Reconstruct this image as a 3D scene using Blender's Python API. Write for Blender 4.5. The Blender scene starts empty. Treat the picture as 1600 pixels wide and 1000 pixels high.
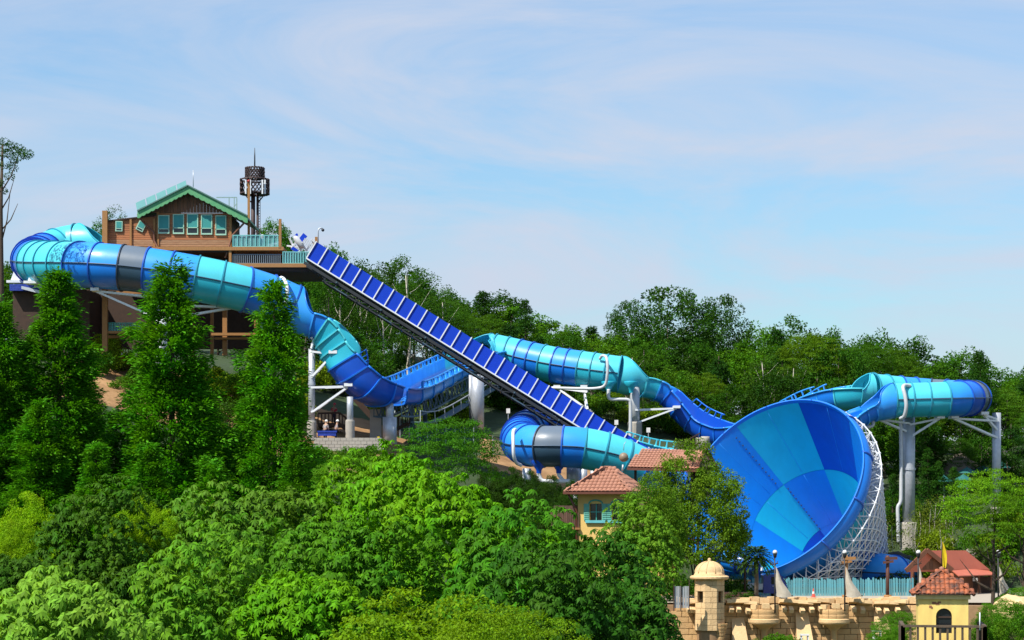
import bpy, bmesh, math, random
import numpy as np
from mathutils import Vector, Matrix, Quaternion, noise as mnoise

# ------------------------------------------------------------------ camera, sky, sun, exposure
scene = bpy.context.scene
F, H0, CZ = 3200.0, 800.0, 6.7          # focal length in photo pixels, horizon row, camera height
cam_d = bpy.data.cameras.new('camera'); cam = bpy.data.objects.new('camera', cam_d)
scene.collection.objects.link(cam)
cam.location = (0, 0, CZ); cam.rotation_euler = (math.radians(90), 0, 0)
cam_d.sensor_width = 36; cam_d.lens = 36 * F / 1600
cam_d.shift_y = (H0 - 500) / 1600
cam_d.clip_start = 1; cam_d.clip_end = 6000
scene.camera = cam

SUN_EL, SUN_AZ = 53, 228                # azimuth clockwise from +Y (the view direction)
world = bpy.data.worlds.new('World'); scene.world = world; world.use_nodes = True
wn, wl = world.node_tree.nodes, world.node_tree.links
wn.clear()
w_out = wn.new('ShaderNodeOutputWorld'); w_bg = wn.new('ShaderNodeBackground')
sky = wn.new('ShaderNodeTexSky'); sky.sky_type = 'NISHITA'; sky.sun_disc = False
sky.sun_elevation = math.radians(SUN_EL); sky.sun_rotation = math.radians(SUN_AZ)
sky.altitude = 200; sky.air_density = 1.6; sky.dust_density = 0.6; sky.ozone_density = 4.0
tc = wn.new('ShaderNodeTexCoord')
mp = wn.new('ShaderNodeMapping'); mp.inputs['Rotation'].default_value = (0.0, math.radians(28), math.radians(10))
mp.inputs['Scale'].default_value = (1.5, 1.2, 6.5)
n1 = wn.new('ShaderNodeTexNoise'); n1.inputs['Scale'].default_value = 2.1; n1.inputs['Detail'].default_value = 9; n1.inputs['Roughness'].default_value = 0.6; n1.inputs['Distortion'].default_value = 1.1
cr = wn.new('ShaderNodeValToRGB'); cr.color_ramp.elements[0].position = 0.38; cr.color_ramp.elements[1].position = 0.66
cr.color_ramp.elements[0].color = (0, 0, 0, 1); cr.color_ramp.elements[1].color = (1, 1, 1, 1)
mulc = wn.new('ShaderNodeMath'); mulc.operation = 'MULTIPLY'; mulc.inputs[1].default_value = 0.75
addc = wn.new('ShaderNodeMath'); addc.operation = 'ADD'; addc.inputs[1].default_value = 0.18
mixc = wn.new('ShaderNodeMix'); mixc.data_type = 'RGBA'
mixc.inputs['B'].default_value = (4.35, 4.75, 5.7, 1)       # thin bright cirrus, in the sky's own units
wl.new(tc.outputs['Generated'], mp.inputs['Vector']); wl.new(mp.outputs['Vector'], n1.inputs['Vector'])
wl.new(n1.outputs['Fac'], cr.inputs['Fac']); wl.new(cr.outputs['Color'], mulc.inputs[0]); wl.new(mulc.outputs[0], addc.inputs[0])
wl.new(addc.outputs[0], mixc.inputs['Factor']); tint = wn.new('ShaderNodeMix'); tint.data_type = 'RGBA'; tint.blend_type = 'MULTIPLY'; tint.inputs['Factor'].default_value = 1.0; tint.inputs['B'].default_value = (0.63, 0.90, 1.14, 1)
wl.new(sky.outputs['Color'], tint.inputs['A']); wl.new(tint.outputs['Result'], mixc.inputs['A'])
wl.new(mixc.outputs['Result'], w_bg.inputs['Color']); wl.new(w_bg.outputs[0], w_out.inputs['Surface'])
w_bg.inputs['Strength'].default_value = 0.096

sun_d = bpy.data.lights.new('sun', 'SUN'); sun_d.energy = 5.0; sun_d.angle = math.radians(0.6); sun_d.color = (1.0, 0.94, 0.84)
sun = bpy.data.objects.new('sun', sun_d); scene.collection.objects.link(sun)
_e, _a = math.radians(SUN_EL), math.radians(SUN_AZ)
SUNV = Vector((math.sin(_a) * math.cos(_e), math.cos(_a) * math.cos(_e), math.sin(_e)))
sun.rotation_euler = SUNV.to_track_quat('Z', 'Y').to_euler(); sun.location = SUNV * 80
scene.view_settings.view_transform = 'Standard'; scene.view_settings.look = 'None'
scene.view_settings.exposure = 0.58; scene.view_settings.gamma = 1.0; scene.view_settings.use_curve_mapping = False
scene.cycles.max_bounces = 6; scene.cycles.transparent_max_bounces = 12
scene.cycles.use_denoising = True

# ------------------------------------------------------------------ helpers
RNG = random.Random(7)
PI = math.pi
COL = scene.collection
ORIG = {}

def P(px, py, D):
    """world point standing at distance D that the photograph shows at (px, py)"""
    return Vector(((px - 800) / F * D, D, CZ + (H0 - py) / F * D))

def lin(r, g, b):
    f = lambda c: (c / 255 / 12.92) if c <= 10 else ((c / 255 + 0.055) / 1.055) ** 2.4
    return (f(r), f(g), f(b))

MATS = {}
def mat(name, col, rough=0.6, col2=None, nscale=3.0, namt=0.5, bump=0.0, bscale=20.0, metal=0.0, coat=0.0, spec=0.5,
        objrand=0.0, stretch=None, alpha=1.0, transl=0.0, nw=None):
    if name in MATS: return MATS[name]
    m = bpy.data.materials.new(name); m.use_nodes = True
    N, L = m.node_tree.nodes, m.node_tree.links
    b = N['Principled BSDF']
    b.inputs['Roughness'].default_value = rough; b.inputs['Metallic'].default_value = metal
    b.inputs['Coat Weight'].default_value = coat; b.inputs['Coat Roughness'].default_value = 0.12
    b.inputs['Specular IOR Level'].default_value = spec
    t = N.new('ShaderNodeTexCoord'); vec = t.outputs['Object']
    if stretch:
        q = N.new('ShaderNodeMapping'); q.inputs['Scale'].default_value = stretch
        L.new(vec, q.inputs['Vector']); vec = q.outputs['Vector']
    c2 = col2 or tuple(c * 0.72 for c in col)
    nz = N.new('ShaderNodeTexNoise'); nz.inputs['Scale'].default_value = nscale; nz.inputs['Detail'].default_value = 6; nz.inputs['Roughness'].default_value = 0.62
    L.new(vec, nz.inputs['Vector'])
    rp = N.new('ShaderNodeValToRGB'); rp.color_ramp.elements[0].position = 0.5 - namt / 2; rp.color_ramp.elements[1].position = 0.5 + namt / 2
    rp.color_ramp.elements[0].color = (*c2, 1); rp.color_ramp.elements[1].color = (*col, 1)
    L.new(nz.outputs['Fac'], rp.inputs['Fac']); out = rp.outputs['Color']
    if objrand:
        oi = N.new('ShaderNodeObjectInfo'); hs = N.new('ShaderNodeHueSaturation')
        mr = N.new('ShaderNodeMapRange'); mr.inputs['To Min'].default_value = 1 - objrand; mr.inputs['To Max'].default_value = 1 + objrand
        L.new(oi.outputs['Random'], mr.inputs['Value']); L.new(mr.outputs[0], hs.inputs['Value']); L.new(out, hs.inputs['Color']); out = hs.outputs['Color']
    L.new(out, b.inputs['Base Color'])
    if coat:
        rz = N.new('ShaderNodeMapRange'); rz.inputs['From Min'].default_value = 0.3; rz.inputs['From Max'].default_value = 0.7; rz.inputs['To Min'].default_value = rough + 0.12; rz.inputs['To Max'].default_value = rough - 0.08
        L.new(nz.outputs['Fac'], rz.inputs['Value']); L.new(rz.outputs[0], b.inputs['Roughness'])
    if bump:
        bz = N.new('ShaderNodeTexNoise'); bz.inputs['Scale'].default_value = bscale; bz.inputs['Detail'].default_value = 4
        L.new(vec, bz.inputs['Vector'])
        bp = N.new('ShaderNodeBump'); bp.inputs['Strength'].default_value = bump; bp.inputs['Distance'].default_value = 0.05
        L.new(bz.outputs['Fac'], bp.inputs['Height']); L.new(bp.outputs[0], b.inputs['Normal'])
    if alpha < 1: b.inputs['Alpha'].default_value = alpha
    if transl:
        tr = N.new('ShaderNodeBsdfTranslucent'); mx = N.new('ShaderNodeMixShader'); mx.inputs[0].default_value = transl
        L.new(out, tr.inputs['Color']); L.new(b.outputs[0], mx.inputs[1]); L.new(tr.outputs[0], mx.inputs[2])
        L.new(mx.outputs[0], N['Material Output'].inputs['Surface'])
    MATS[name] = m
    return m

def leaf_mat(name, transl=0.35, var=0.35, rough=0.6, spec=0.1):
    """colour comes from the object's own colour, varied leaf by leaf"""
    if name in MATS: return MATS[name]
    m = bpy.data.materials.new(name); m.use_nodes = True
    N, L = m.node_tree.nodes, m.node_tree.links
    b = N['Principled BSDF']; b.inputs['Roughness'].default_value = rough; b.inputs['Specular IOR Level'].default_value = spec
    oi = N.new('ShaderNodeObjectInfo'); g = N.new('ShaderNodeNewGeometry')
    mr = N.new('ShaderNodeMapRange'); mr.inputs['To Min'].default_value = 1 - var; mr.inputs['To Max'].default_value = 1 + var
    L.new(g.outputs['Random Per Island'], mr.inputs['Value'])
    hs = N.new('ShaderNodeHueSaturation'); L.new(mr.outputs[0], hs.inputs['Value'])
    tc_ = N.new('ShaderNodeTexCoord'); nz = N.new('ShaderNodeTexNoise'); nz.inputs['Scale'].default_value = 0.55; nz.inputs['Detail'].default_value = 3
    L.new(tc_.outputs['Object'], nz.inputs['Vector'])
    m2 = N.new('ShaderNodeMapRange'); m2.inputs['From Min'].default_value = 0.3; m2.inputs['From Max'].default_value = 0.7
    m2.inputs['To Min'].default_value = 0.482; m2.inputs['To Max'].default_value = 0.51
    L.new(nz.outputs['Fac'], m2.inputs['Value']); L.new(m2.outputs[0], hs.inputs['Hue'])
    wm = N.new('ShaderNodeMix'); wm.data_type = 'RGBA'; wm.blend_type = 'MULTIPLY'; wm.inputs['Factor'].default_value = 1.0; wm.inputs['B'].default_value = (1.22, 1.06, 0.5, 1)
    L.new(oi.outputs['Color'], wm.inputs['A']); L.new(wm.outputs['Result'], hs.inputs['Color'])
    L.new(hs.outputs['Color'], b.inputs['Base Color'])
    tr = N.new('ShaderNodeBsdfTranslucent'); mx = N.new('ShaderNodeMixShader'); mx.inputs[0].default_value = transl
    gm = N.new('ShaderNodeMix'); gm.data_type = 'RGBA'; gm.blend_type = 'MULTIPLY'; gm.inputs['Factor'].default_value = 1.0
    gm.inputs['B'].default_value = (1.25, 1.15, 0.4, 1)
    L.new(hs.outputs['Color'], gm.inputs['A']); L.new(gm.outputs['Result'], tr.inputs['Color'])
    L.new(b.outputs[0], mx.inputs[1]); L.new(tr.outputs[0], mx.inputs[2])
    L.new(mx.outputs[0], N['Material Output'].inputs['Surface'])
    MATS[name] = m
    return m

def tag(o, label=None, cat=None, group=None, kind=None):
    if label: o['label'] = label
    if cat: o['category'] = cat
    if group: o['group'] = group
    if kind: o['kind'] = kind
    return o

def thing(name, label, cat, loc=(0, 0, 0), group=None):
    o = bpy.data.objects.new(name, None); COL.objects.link(o)
    o.location = loc; ORIG[o] = Vector(loc); o.empty_display_size = 0.3
    return tag(o, label, cat, group)

def link(name, me, parent=None, loc=(0, 0, 0)):
    o = bpy.data.objects.new(name, me); COL.objects.link(o); o.location = loc
    if parent is not None: o.parent = parent
    return o

class MB:
    def __init__(s): s.v = []; s.f = []; s.sm = []
    def add(s, vs, fs, smooth=False):
        k = len(s.v); s.v += [tuple(v) for v in vs]
        s.f += [tuple(i + k for i in f) for f in fs]; s.sm += [smooth] * len(fs); return s
    def box(s, c, size, rot=None):
        c = Vector(c); h = [x / 2 for x in size]
        vs = [Vector((x * h[0], y * h[1], z * h[2])) for x in (-1, 1) for y in (-1, 1) for z in (-1, 1)]
        if rot is not None: vs = [rot @ v for v in vs]
        return s.add([v + c for v in vs], [(0, 1, 3, 2), (4, 6, 7, 5), (0, 4, 5, 1), (2, 3, 7, 6), (0, 2, 6, 4), (1, 5, 7, 3)])
    def pbox(s, x0, x1, y0, y1, D, depth):
        """box whose front face stands at distance D and spans photo pixels x0..x1, y0..y1"""
        a, b = P(x0, y1, D), P(x1, y0, D)
        return s.box(((a.x + b.x) / 2, D + depth / 2, (a.z + b.z) / 2), (b.x - a.x, depth, b.z - a.z))
    def bar(s, p0, p1, w, h=None, up=Vector((0, 0, 1))):
        p0, p1 = Vector(p0), Vector(p1); h = h or w; t = (p1 - p0)
        if t.length < 1e-6: return s
        t.normalize()
        if abs(t.dot(up)) > 0.98: up = Vector((0, 1, 0))
        a = t.cross(up).normalized(); b = a.cross(t)
        vs = [p + a * (w / 2 * i) + b * (h / 2 * j) for p in (p0, p1) for i, j in ((-1, -1), (1, -1), (1, 1), (-1, 1))]
        return s.add(vs, [(0, 1, 5, 4), (1, 2, 6, 5), (2, 3, 7, 6), (3, 0, 4, 7), (3, 2, 1, 0), (4, 5, 6, 7)])
    def tube(s, path, r, n=10, caps=True, smooth=True):
        path = [Vector(p) for p in path]; m = len(path)
        rs = r if isinstance(r, (list, tuple)) else [r] * m
        k = len(s.v); ref = None; vs = []
        for i, p in enumerate(path):
            t = (path[min(i + 1, m - 1)] - path[max(i - 1, 0)]).normalized()
            if ref is None:
                ref = Vector((0, 0, 1)) if abs(t.z) < 0.9 else Vector((0, 1, 0))
            a = t.cross(ref)
            if a.length < 1e-4: a = t.orthogonal()
            a.normalize(); b = a.cross(t); ref = b
            vs += [p + (a * math.cos(2 * PI * j / n) + b * math.sin(2 * PI * j / n)) * rs[i] for j in range(n)]
        fs = [(i * n + j, i * n + (j + 1) % n, (i + 1) * n + (j + 1) % n, (i + 1) * n + j) for i in range(m - 1) for j in range(n)]
        s.add(vs, fs, smooth)
        if caps:
            s.f.append(tuple(k + j for j in reversed(range(n)))); s.sm.append(False)
            s.f.append(tuple(k + (m - 1) * n + j for j in range(n))); s.sm.append(False)
        return s
    def lathe(s, c, prof, n=16, smooth=True, a0=0.0, a1=2 * PI):
        """prof: (radius, z) from bottom to top, about a vertical axis through c"""
        c = Vector(c); m = len(prof); full = abs(a1 - a0 - 2 * PI) < 1e-6; q = n if full else n + 1
        vs = [c + Vector((r * math.cos(a0 + (a1 - a0) * j / n), r * math.sin(a0 + (a1 - a0) * j / n), z)) for r, z in prof for j in range(q)]
        fs = [(i * q + j, i * q + (j + 1) % q, (i + 1) * q + (j + 1) % q, (i + 1) * q + j) for i in range(m - 1) for j in range(n)]
        return s.add(vs, fs, smooth)
    def sphere(s, c, r, n=12, sq=1.0):
        prof = [(max(1e-4, r * math.cos(-PI / 2 + PI * i / (n // 2 + 1))), sq * r * math.sin(-PI / 2 + PI * i / (n // 2 + 1))) for i in range(n // 2 + 2)]
        return s.lathe(c, prof, n)
    def prism(s, poly, d):
        """poly: list of points; d: extrusion vector"""
        n = len(poly); d = Vector(d); vs = [Vector(p) for p in poly] + [Vector(p) + d for p in poly]
        return s.add(vs, [tuple(range(n)), tuple(n + i for i in reversed(range(n)))] + [(i, (i + 1) % n, n + (i + 1) % n, n + i) for i in range(n)])
    def mesh(s, name, off=Vector((0, 0, 0))):
        me = bpy.data.meshes.new(name); me.from_pydata([(v[0] - off[0], v[1] - off[1], v[2] - off[2]) for v in s.v], [], s.f)
        me.polygons.foreach_set('use_smooth', s.sm); me.update(); return me
    def build(s, name, m, parent=None, loc=None):
        """one mesh object; its vertices are world points"""
        if parent is not None:
            off = ORIG[parent]; me = s.mesh(name, off); o = link(name, me, parent); ORIG[o] = off
        else:
            off = Vector(loc) if loc is not None else Vector((0, 0, 0)); me = s.mesh(name, off); o = link(name, me, None, off); ORIG[o] = off
        me.materials.append(m); return o

def catmull(pts, n_per=12):
    pts = [Vector(p) for p in pts]; q = [pts[0] * 2 - pts[1]] + pts + [pts[-1] * 2 - pts[-2]]; out = []
    for i in range(1, len(q) - 2):
        for k in range(n_per):
            t = k / n_per; a, b, c, d = q[i - 1], q[i], q[i + 1], q[i + 2]
            out.append(0.5 * ((2 * b) + (c - a) * t + (2 * a - 5 * b + 4 * c - d) * t * t + (3 * b - a - 3 * c + d) * t ** 3))
    out.append(pts[-1]); return out

def resample(pts, n):
    pts = catmull(pts); L = [0]
    for a, b in zip(pts, pts[1:]): L.append(L[-1] + (b - a).length)
    out = []; j = 0
    for i in range(n + 1):
        s = L[-1] * i / n
        while j < len(L) - 2 and L[j + 1] < s: j += 1
        f = (s - L[j]) / max(1e-9, L[j + 1] - L[j]); out.append(pts[j].lerp(pts[j + 1], min(1, f)))
    return out, L[-1]

def frames(pts):
    out = []; m = len(pts)
    for i, p in enumerate(pts):
        t = (pts[min(i + 1, m - 1)] - pts[max(i - 1, 0)]).normalized()
        s = t.cross(Vector((0, 0, 1))).normalized(); u = s.cross(t); out.append((p, t, s, u))
    return out

def strip(mb, fr, prof, th=0.06, inset=None):
    """shell along frames; prof(i) gives a list of (side, up) for frame i; th = wall thickness towards the inside"""
    m = len(fr); outer, inner = [], []
    for i, (p, t, s, u) in enumerate(fr):
        pr = prof(i); n = len(pr)
        for j, (a, b) in enumerate(pr):
            a0, b0 = pr[max(j - 1, 0)]; a1, b1 = pr[min(j + 1, n - 1)]
            da, db = a1 - a0, b1 - b0; l = math.hypot(da, db) or 1
            na, nb = -db / l, da / l
            outer.append(p + s * a + u * b); inner.append(p + s * (a + na * th) + u * (b + nb * th))
    fs = []
    for i in range(m - 1):
        for j in range(n - 1): fs.append((i * n + j, i * n + j + 1, (i + 1) * n + j + 1, (i + 1) * n + j))
    k = m * n
    fi = [(k + a, k + d, k + c, k + b) for a, b, c, d in fs]
    ed = []
    for i in range(m - 1):
        for j in (0, n - 1): ed.append((i * n + j, (i + 1) * n + j, k + (i + 1) * n + j, k + i * n + j))
    for i in (0, m - 1):
        for j in range(n - 1): ed.append((i * n + j, i * n + j + 1, k + i * n + j + 1, k + i * n + j))
    # caps get their own corners so that smooth shading stops at the edge
    mb.add(outer + inner, fs + fi, True)
    vs = outer + inner
    for f in ed: mb.add([vs[q] for q in f], [(0, 1, 2, 3)])
    return mb

ORD = ['first', 'second', 'third', 'fourth', 'fifth', 'sixth', 'seventh', 'eighth', 'ninth', 'tenth', 'eleventh', 'twelfth', 'thirteenth', 'fourteenth', 'fifteenth', 'sixteenth',
       'seventeenth', 'eighteenth', 'nineteenth', 'twentieth']
def ordinal(i):
    if i < 20: return ORD[i]
    return {20: 'twenty', 30: 'thirty', 40: 'forty', 50: 'fifty', 60: 'sixty'}.get((i + 1) // 10 * 10, 'many') + '-' + ORD[(i + 1) % 10 - 1] if (i + 1) % 10 else {30: 'thirtieth', 40: 'fortieth', 50: 'fiftieth', 60: 'sixtieth'}[i + 1]

# ------------------------------------------------------------------ materials
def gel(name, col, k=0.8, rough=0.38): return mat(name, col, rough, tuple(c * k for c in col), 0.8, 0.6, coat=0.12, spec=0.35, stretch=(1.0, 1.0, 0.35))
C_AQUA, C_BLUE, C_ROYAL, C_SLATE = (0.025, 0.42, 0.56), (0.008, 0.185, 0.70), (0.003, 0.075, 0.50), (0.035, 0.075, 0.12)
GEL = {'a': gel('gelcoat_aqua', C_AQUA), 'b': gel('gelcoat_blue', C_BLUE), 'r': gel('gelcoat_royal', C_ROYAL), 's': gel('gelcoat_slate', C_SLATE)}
# paler set of the same colours: upper half shells, hoods, ribs and lips
GELU = {'a': gel('gelcoat_aqua_pale', (0.075, 0.55, 0.66)), 'b': gel('gelcoat_blue_pale', (0.03, 0.30, 0.82)), 'r': gel('gelcoat_royal_pale', (0.012, 0.17, 0.72)), 's': gel('gelcoat_slate_pale', (0.12, 0.16, 0.21))}
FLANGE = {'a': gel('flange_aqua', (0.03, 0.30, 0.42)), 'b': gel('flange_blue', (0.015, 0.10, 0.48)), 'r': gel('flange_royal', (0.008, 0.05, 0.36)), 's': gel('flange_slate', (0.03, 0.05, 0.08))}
M_seam = mat('seam_dark', (0.02, 0.06, 0.12), 0.5)
M_galv = mat('galvanised_steel', (0.50, 0.53, 0.57), 0.42, (0.34, 0.37, 0.41), 2.5, 0.6, metal=0.35, bump=0.1)
M_white = mat('white_painted_steel', (0.72, 0.75, 0.78), 0.45, (0.58, 0.61, 0.64), 2.0, 0.6)
M_pipe = mat('grey_pipe', (0.55, 0.57, 0.59), 0.4, (0.42, 0.44, 0.46), 2.0, 0.6)
M_truss = mat('blue_grey_truss', (0.07, 0.13, 0.17), 0.5, (0.05, 0.09, 0.12), 2.0)
M_dark = mat('dark_steel', (0.022, 0.026, 0.032), 0.55)
M_conc = mat('concrete', (0.42, 0.39, 0.34), 0.85, (0.27, 0.25, 0.22), 1.4, 0.7, bump=0.3)
M_wood = mat('red_brown_boards', (0.42, 0.16, 0.055), 0.7, (0.24, 0.08, 0.03), 2.0, 0.6, bump=0.3, bscale=6, stretch=(0.6, 0.6, 9), objrand=0.2)
M_woodv = mat('brown_boards_upright', (0.21, 0.085, 0.035), 0.7, (0.11, 0.04, 0.018), 2.0, 0.6, bump=0.3, bscale=6, stretch=(9, 6, 0.6), objrand=0.22)
M_pale = mat('weathered_pale_boards', (0.40, 0.24, 0.13), 0.75, (0.22, 0.10, 0.045), 2.2, 0.5, stretch=(0.7, 0.7, 8), objrand=0.15)
M_post = mat('ochre_timber', (0.36, 0.175, 0.05), 0.7, (0.23, 0.10, 0.03), 3.0, 0.6, stretch=(4, 4, 0.8))
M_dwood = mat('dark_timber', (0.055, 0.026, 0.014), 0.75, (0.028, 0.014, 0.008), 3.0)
M_teal = mat('teal_paint', (0.05, 0.34, 0.30), 0.5, (0.035, 0.24, 0.22), 3.0)
M_mint = mat('mint_paint', (0.34, 0.56, 0.42), 0.5, (0.26, 0.45, 0.34), 3.0)
M_green = mat('green_fascia', (0.05, 0.26, 0.11), 0.6, (0.12, 0.33, 0.14), 4.0)
M_shade = mat('teal_blind', (0.03, 0.27, 0.24), 0.6, (0.025, 0.21, 0.20), 2.0)
M_polyc = mat('teal_sheet', (0.10, 0.40, 0.40), 0.3, (0.07, 0.30, 0.32), 2.0, transl=0.3)
M_glass = mat('dark_glass', (0.012, 0.016, 0.02), 0.12, spec=0.6)
M_rust = mat('brown_lattice_paint', (0.055, 0.028, 0.026), 0.65, (0.03, 0.018, 0.018), 4.0)
M_stone = mat('sandstone', (0.66, 0.43, 0.20), 0.85, (0.46, 0.27, 0.115), 1.7, 0.75, bump=0.45, bscale=9, objrand=0.09)
M_stonel = mat('pale_sandstone', (0.70, 0.50, 0.27), 0.85, (0.52, 0.34, 0.16), 2.2, 0.7, bump=0.45, bscale=9, objrand=0.1)
M_mortar = mat('mortar', (0.33, 0.20, 0.10), 0.9)
M_yel = mat('yellow_render', (0.68, 0.47, 0.15), 0.85, (0.54, 0.34, 0.11), 1.1, 0.8, bump=0.2)
M_yel2 = mat('pale_yellow_render', (0.86, 0.68, 0.20), 0.85, (0.62, 0.43, 0.13), 0.9, 0.7, bump=0.2, stretch=(2.0, 2.0, 0.5))
M_tile = mat('terracotta_tiles', (0.40, 0.19, 0.115), 0.75, (0.27, 0.115, 0.075), 3.0, 0.6, bump=0.2, objrand=0.2)
M_tile2 = mat('orange_mossy_tiles', (0.42, 0.115, 0.04), 0.75, (0.035, 0.022, 0.018), 2.2, 0.28, bump=0.2, objrand=0.2)
M_gutter = mat('brown_gutter', (0.13, 0.04, 0.022), 0.5)
M_redroof = mat('red_sheet_roof', (0.50, 0.135, 0.075), 0.55, (0.42, 0.11, 0.06), 1.5)
M_sail = mat('sail_canvas', (0.62, 0.56, 0.46), 0.9, (0.50, 0.44, 0.35), 5.0, transl=0.25)
M_flag = mat('yellow_flag', (0.80, 0.62, 0.01), 0.7, (0.66, 0.48, 0.01), 4.0, transl=0.25)
M_truckb = mat('truck_blue', (0.015, 0.04, 0.26), 0.3, coat=0.4)
M_tyre = mat('tyre_rubber', (0.02, 0.02, 0.02), 0.85)
M_lampw = mat('lamp_globe', (0.75, 0.75, 0.75), 0.25)
M_tealrail = mat('aqua_railing', (0.19, 0.52, 0.50), 0.5, (0.13, 0.42, 0.42), 3.0)
M_fence = mat('turquoise_pickets', (0.05, 0.30, 0.40), 0.6, (0.13, 0.26, 0.25), 2.5, 0.5, objrand=0.25)
M_bark = mat('bark_brown', (0.075, 0.05, 0.032), 0.9, (0.04, 0.027, 0.018), 5.0, 0.6, bump=0.5, bscale=12)
M_birch = mat('birch_bark', (0.62, 0.58, 0.50), 0.8, (0.26, 0.22, 0.18), 3.0, 0.5, bump=0.3, bscale=12)
M_greyb = mat('grey_bark', (0.17, 0.14, 0.11), 0.9, (0.09, 0.07, 0.055), 5.0, 0.6)
M_tarp = mat('blue_tarp', (0.012, 0.04, 0.33), 0.5, bump=0.6, bscale=4)
M_net = mat('green_net', (0.05, 0.15, 0.105), 0.9, (0.035, 0.11, 0.08), 3.0, alpha=0.6)
M_rock = mat('grey_rock', (0.27, 0.23, 0.19), 0.9, (0.14, 0.115, 0.09), 1.2, 0.7, bump=0.8, bscale=3)
L_broad = leaf_mat('leaf_broad', 0.40, 0.38)
L_chest = leaf_mat('leaf_chestnut', 0.30, 0.34, rough=0.6, spec=0.1)
L_need = leaf_mat('leaf_needle', 0.32, 0.40, rough=0.6)

# ------------------------------------------------------------------ terrain
TX = [-300, -70, -44, -35, -27, -16, -3, 8, 14, 25, 34, 44, 70, 300]
TY = [-80, 60, 100, 130, 149.6, 151.0, 162, 172, 182, 195, 215, 262, 330, 600, 3000]
TZ = [[-8] * 14, [-8] * 14,
      [-7, -6, -5, -5, -5, -6, -7, -8, -8, -8, -8, -8, -8, -8],
      [3, 3, 3, 3, 2, 0, -3, -6, -8, -8, -8, -8, -8, -8],
      [9, 9, 9, 9, 7, 4.5, -1, -8, -8, -8, -8, -8, -8, -8],
      [10, 10, 10, 10, 8, 5.5, 0, 0, 0, 0, 0, 0, 0, 0],
      [15, 15, 14.5, 14, 12, 9, 3, 0, 0, 0, 0, 0, 0, 1],
      [18, 18, 18, 17.5, 15.5, 12.3, 7.0, 2.0, 0.3, 0, 0, 0, 2.5, 4],
      [20.5, 20.5, 20.5, 20.5, 18.2, 14.6, 11.5, 8.5, 6.5, 1.5, 1.5, 4.5, 6, 8],
      [22, 22, 21.5, 21.5, 20.5, 17.6, 14.5, 12.8, 12.0, 8.0, 5.5, 7.5, 9, 10],
      [24, 24, 23, 23, 22, 20, 18, 17, 16, 13, 11, 11, 12, 13],
      [28, 28, 28, 28, 28, 27, 25, 24, 23, 20, 18, 16, 16, 16],
      [26, 26, 26, 26, 26, 25, 23, 22, 21, 18, 16, 14, 14, 14],
      [5, 5, 5, 5, 5, 5, 5, 5, 5, 5, 5, 5, 5, 5], [-10] * 14]

def ground_z(x, y):
    i = 0
    while i < len(TX) - 2 and TX[i + 1] < x: i += 1
    j = 0
    while j < len(TY) - 2 and TY[j + 1] < y: j += 1
    fx = min(1, max(0, (x - TX[i]) / (TX[i + 1] - TX[i]))); fy = min(1, max(0, (y - TY[j]) / (TY[j + 1] - TY[j])))
    a = TZ[j][i] * (1 - fx) + TZ[j][i + 1] * fx; b = TZ[j + 1][i] * (1 - fx) + TZ[j + 1][i + 1] * fx
    z = a * (1 - fy) + b * fy
    if y > 176 or x < -6: z += 0.5 * mnoise.noise((x * 0.12, y * 0.12, 0.3)) + 0.2 * mnoise.noise((x * 0.5, y * 0.5, 1.3))
    return z

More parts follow.
